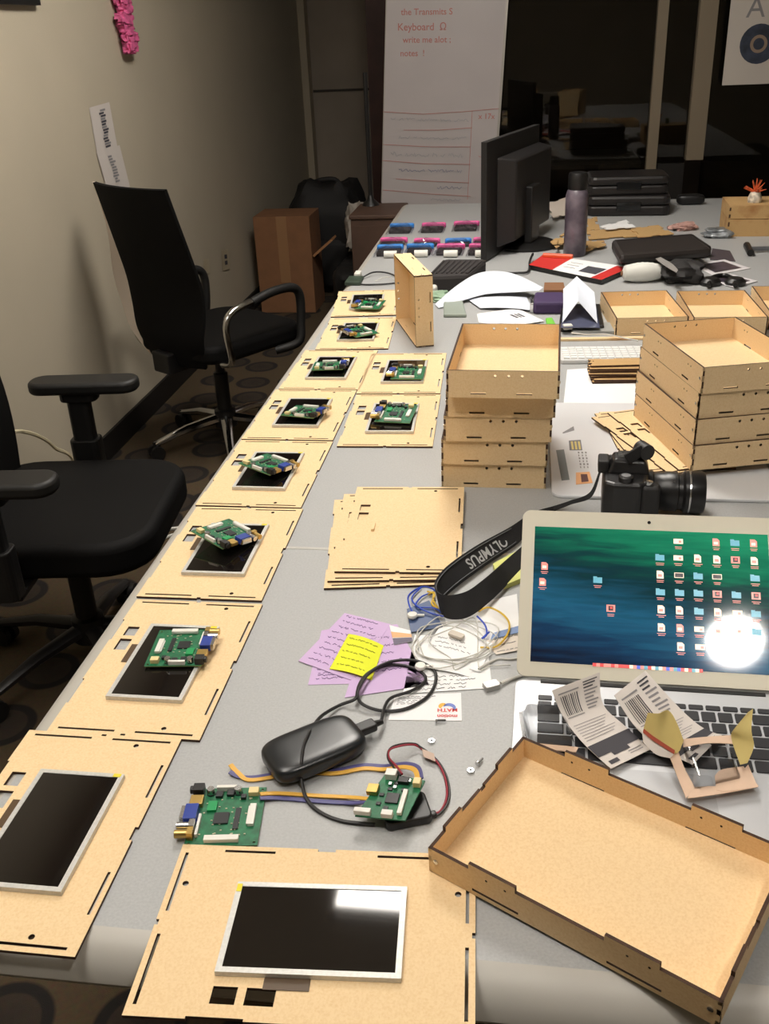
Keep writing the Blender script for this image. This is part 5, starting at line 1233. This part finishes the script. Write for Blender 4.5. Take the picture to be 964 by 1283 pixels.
# light frame running up both sides of the back
for s in (-1, 1):
    mb = MB()
    def sf_(u, v, s=s):
        i = min(int(round(v * nvb)), nvb); p = PB[i]; dp = (.010 + .042 * math.exp(-((p.z - .68) / .15) ** 2) + .012 * math.exp(-((p.z - .5) / .1) ** 2)) if s > 0 else .010
        return Vector((p.x + .034 - .6 * dp * u, s * (WBk[i] - .004 + dp * u), p.z))
    mb.grid(sf_, 4, nvb, .008); mb.build('back_frame', shell_m if s > 0 else mesh_black, c1, smooth=True)
bev(MB().box(-.27, -.16, -.05, .05, .37, .45).build('back_bracket', black_plastic, c1), .008)
for s in (-1, 1):
    y = s * .285
    MB().tube(catmull([(-.16, s * .23, .42), (-.16, y, .44), (-.17, y, .56), (-.13, y, .615), (.0, y, .635)], 6), .013, 10).build('arm_chrome', chrome, c1, smooth=True)
    MB().tube(catmull([(-.04, y, .628), (.06, y, .645), (.16, y, .640), (.195, y, .60), (.19, y, .50), (.17, y, .43), (.10, s * .23, .405)], 6), .017, 10).build('arm', arm_black, c1, smooth=True)
# T-arm chair close to the table corner
c2 = thing('office_chair', 'black office chair with padded T-shaped armrests by the panel row', 'chair', (-1.115, 1.985, 0), .10)
base(c2, M('dark_base_metal', (46, 44, 44), .4, .4))
cushion(c2, 'seat', -.25, .27, -.255, .255, .40, .485, seat_black, .12)
cushion(c2, 'seat_mechanism', -.12, .14, -.10, .10, .37, .402, black_plastic, .03)
def bk2(u, v):
    y = (u * 2 - 1) * (.235 - .03 * abs(v - .5)); z_ = .47 + .53 * v
    return Vector((-.275 - .09 * v + .04 * math.sin(PI * v) + .05 * (u * 2 - 1) ** 2, y, z_))
MB().grid(bk2, 14, 14, -.045).build('backrest', seat_black, c2, smooth=True)
bev(MB().box(-.34, -.20, -.05, .05, .40, .56).build('back_bracket', black_plastic, c2), .01)
for s in (-1, 1):
    y = s * .315
    pdm = MB(); pdm.rbox(-.16, .135, y - .045, y + .045, .655, .688, .040, 6); bev(pdm.build('arm_pad', arm_black, c2, smooth=True), .010, 3)
    bev(MB().rbox(-.065, -.005, y - .022, y + .022, .46, .645, .015).build('arm_post', black_plastic, c2), .004); bev(MB().rbox(-.08, .02, y - .03, y + .03, .63, .656, .02).build('arm_mount', black_plastic, c2), .004)
    bev(MB().rbox(-.075, .005, y - .03, y + .03, .40, .52, .018).build('arm_sleeve', black_plastic, c2), .004); bev(MB().box(-.07, .0, min(y, s * .15), max(y, s * .15), .385, .402).build('arm_bracket', black_plastic, c2), .004)
# ------------------------------------------------------------------ boxes and bags at the far end of the aisle
bx_ = thing('cardboard_box', 'tall brown cardboard box with one flap open against the wall', 'box', (-1.39, 5.63, 0))
bev(MB().box(-.165, .165, -.14, .14, .0003, .555).build('body', cardboard, bx_), .003)
MB().box(-.03, .03, -.1415, -.140, .18, .555).build('tape', M('packing_tape', (150, 112, 78), .35), bx_)
fl_ = MB().box(0, .012, -.06, .06, 0, .15).build('flap', M('flap_tan', (158, 112, 74), .85), bx_, loc=(.165, -.06, .33), rot=(0, .9, 0))
blk = M('bag_nylon', (26, 24, 24), .7, bump=(200, .2))
bg = thing('backpack', 'large black backpack slumped beside the cardboard box', 'backpack', (-1.235, 6.12, 0))
blobw('body', None, None, bg.location, .24, .20, .33, blk, 31, .22, parent=bg); blobw('front_pocket', None, None, bg.location + Vector((.03, -.16, .05)), .15, .08, .14, blk, 32, .2, parent=bg)
MB().tube(catmull([(-.10, -.03, .60), (-.06, -.05, .66), (.06, -.05, .67), (.10, -.03, .60)], 6), .016, 8).build('handle', blk, bg, smooth=True)
dfb = thing('duffel_bag', 'low black duffel bag between backpack and brown cabinet', 'bag', (-.95, 5.50, 0))
blobw('body', None, None, dfb.location, .14, .22, .15, blk, 33, .2, parent=dfb); MB().tube(catmull([(-.08, -.1, .24), (-.03, -.13, .27), (.05, -.13, .27), (.09, -.1, .24)], 6), .012, 8).build('handle', blk, dfb, smooth=True)
blobw('plastic_bag', 'crumpled white plastic bag on the black duffel bag', 'plastic bag', (-.95, 5.56, .345), .075, .08, .125, M('plastic_white', (176, 168, 158), .4), 34, .45, 0, 5)
# cords on the floor and by the near chair
fc = MB().tube(catmull([at(a, b_, .006) for a, b_ in ((180, 672), (205, 664), (225, 661), (245, 655))], 6), .006, 6).build('floor_cord', white_cable, world=True, smooth=True); tag(fc, 'white cord on the carpet under the table edge', 'cord')
fc = MB().tube(catmull([at(a, b_, .006) for a, b_ in ((178, 705), (190, 690), (205, 675), (222, 668))], 6), .005, 6).build('floor_cord', white_cable, world=True, smooth=True); tag(fc, 'white cord running diagonally over the carpet by the chair', 'cord')
P = [atx(a, b_, -1.47) for a, b_ in ((14, 541), (30, 541), (45, 545), (60, 553), (70, 562))]
fc = MB().tube(catmull([(XL + .004, P[0].y - .1, P[0].z + .02)] + P + [(-1.46, P[-1].y + .08, .25), (-1.48, P[-1].y + .12, .006), (-1.40, P[-1].y + .3, .006)], 6), .006, 6).build('extension_cord', M('cord_cream', (202, 192, 160), .5), world=True, smooth=True); tag(fc, 'cream power cord hanging behind the T-arm chair', 'cord')
o = bev(MB().box(-.045, .045, -.03, .03, .0003, .035).build('power_block', black_plastic, loc=(-1.36, 3.17, 0)), .006); tag(o, 'black power block on the floor under the mesh chair', 'power block')
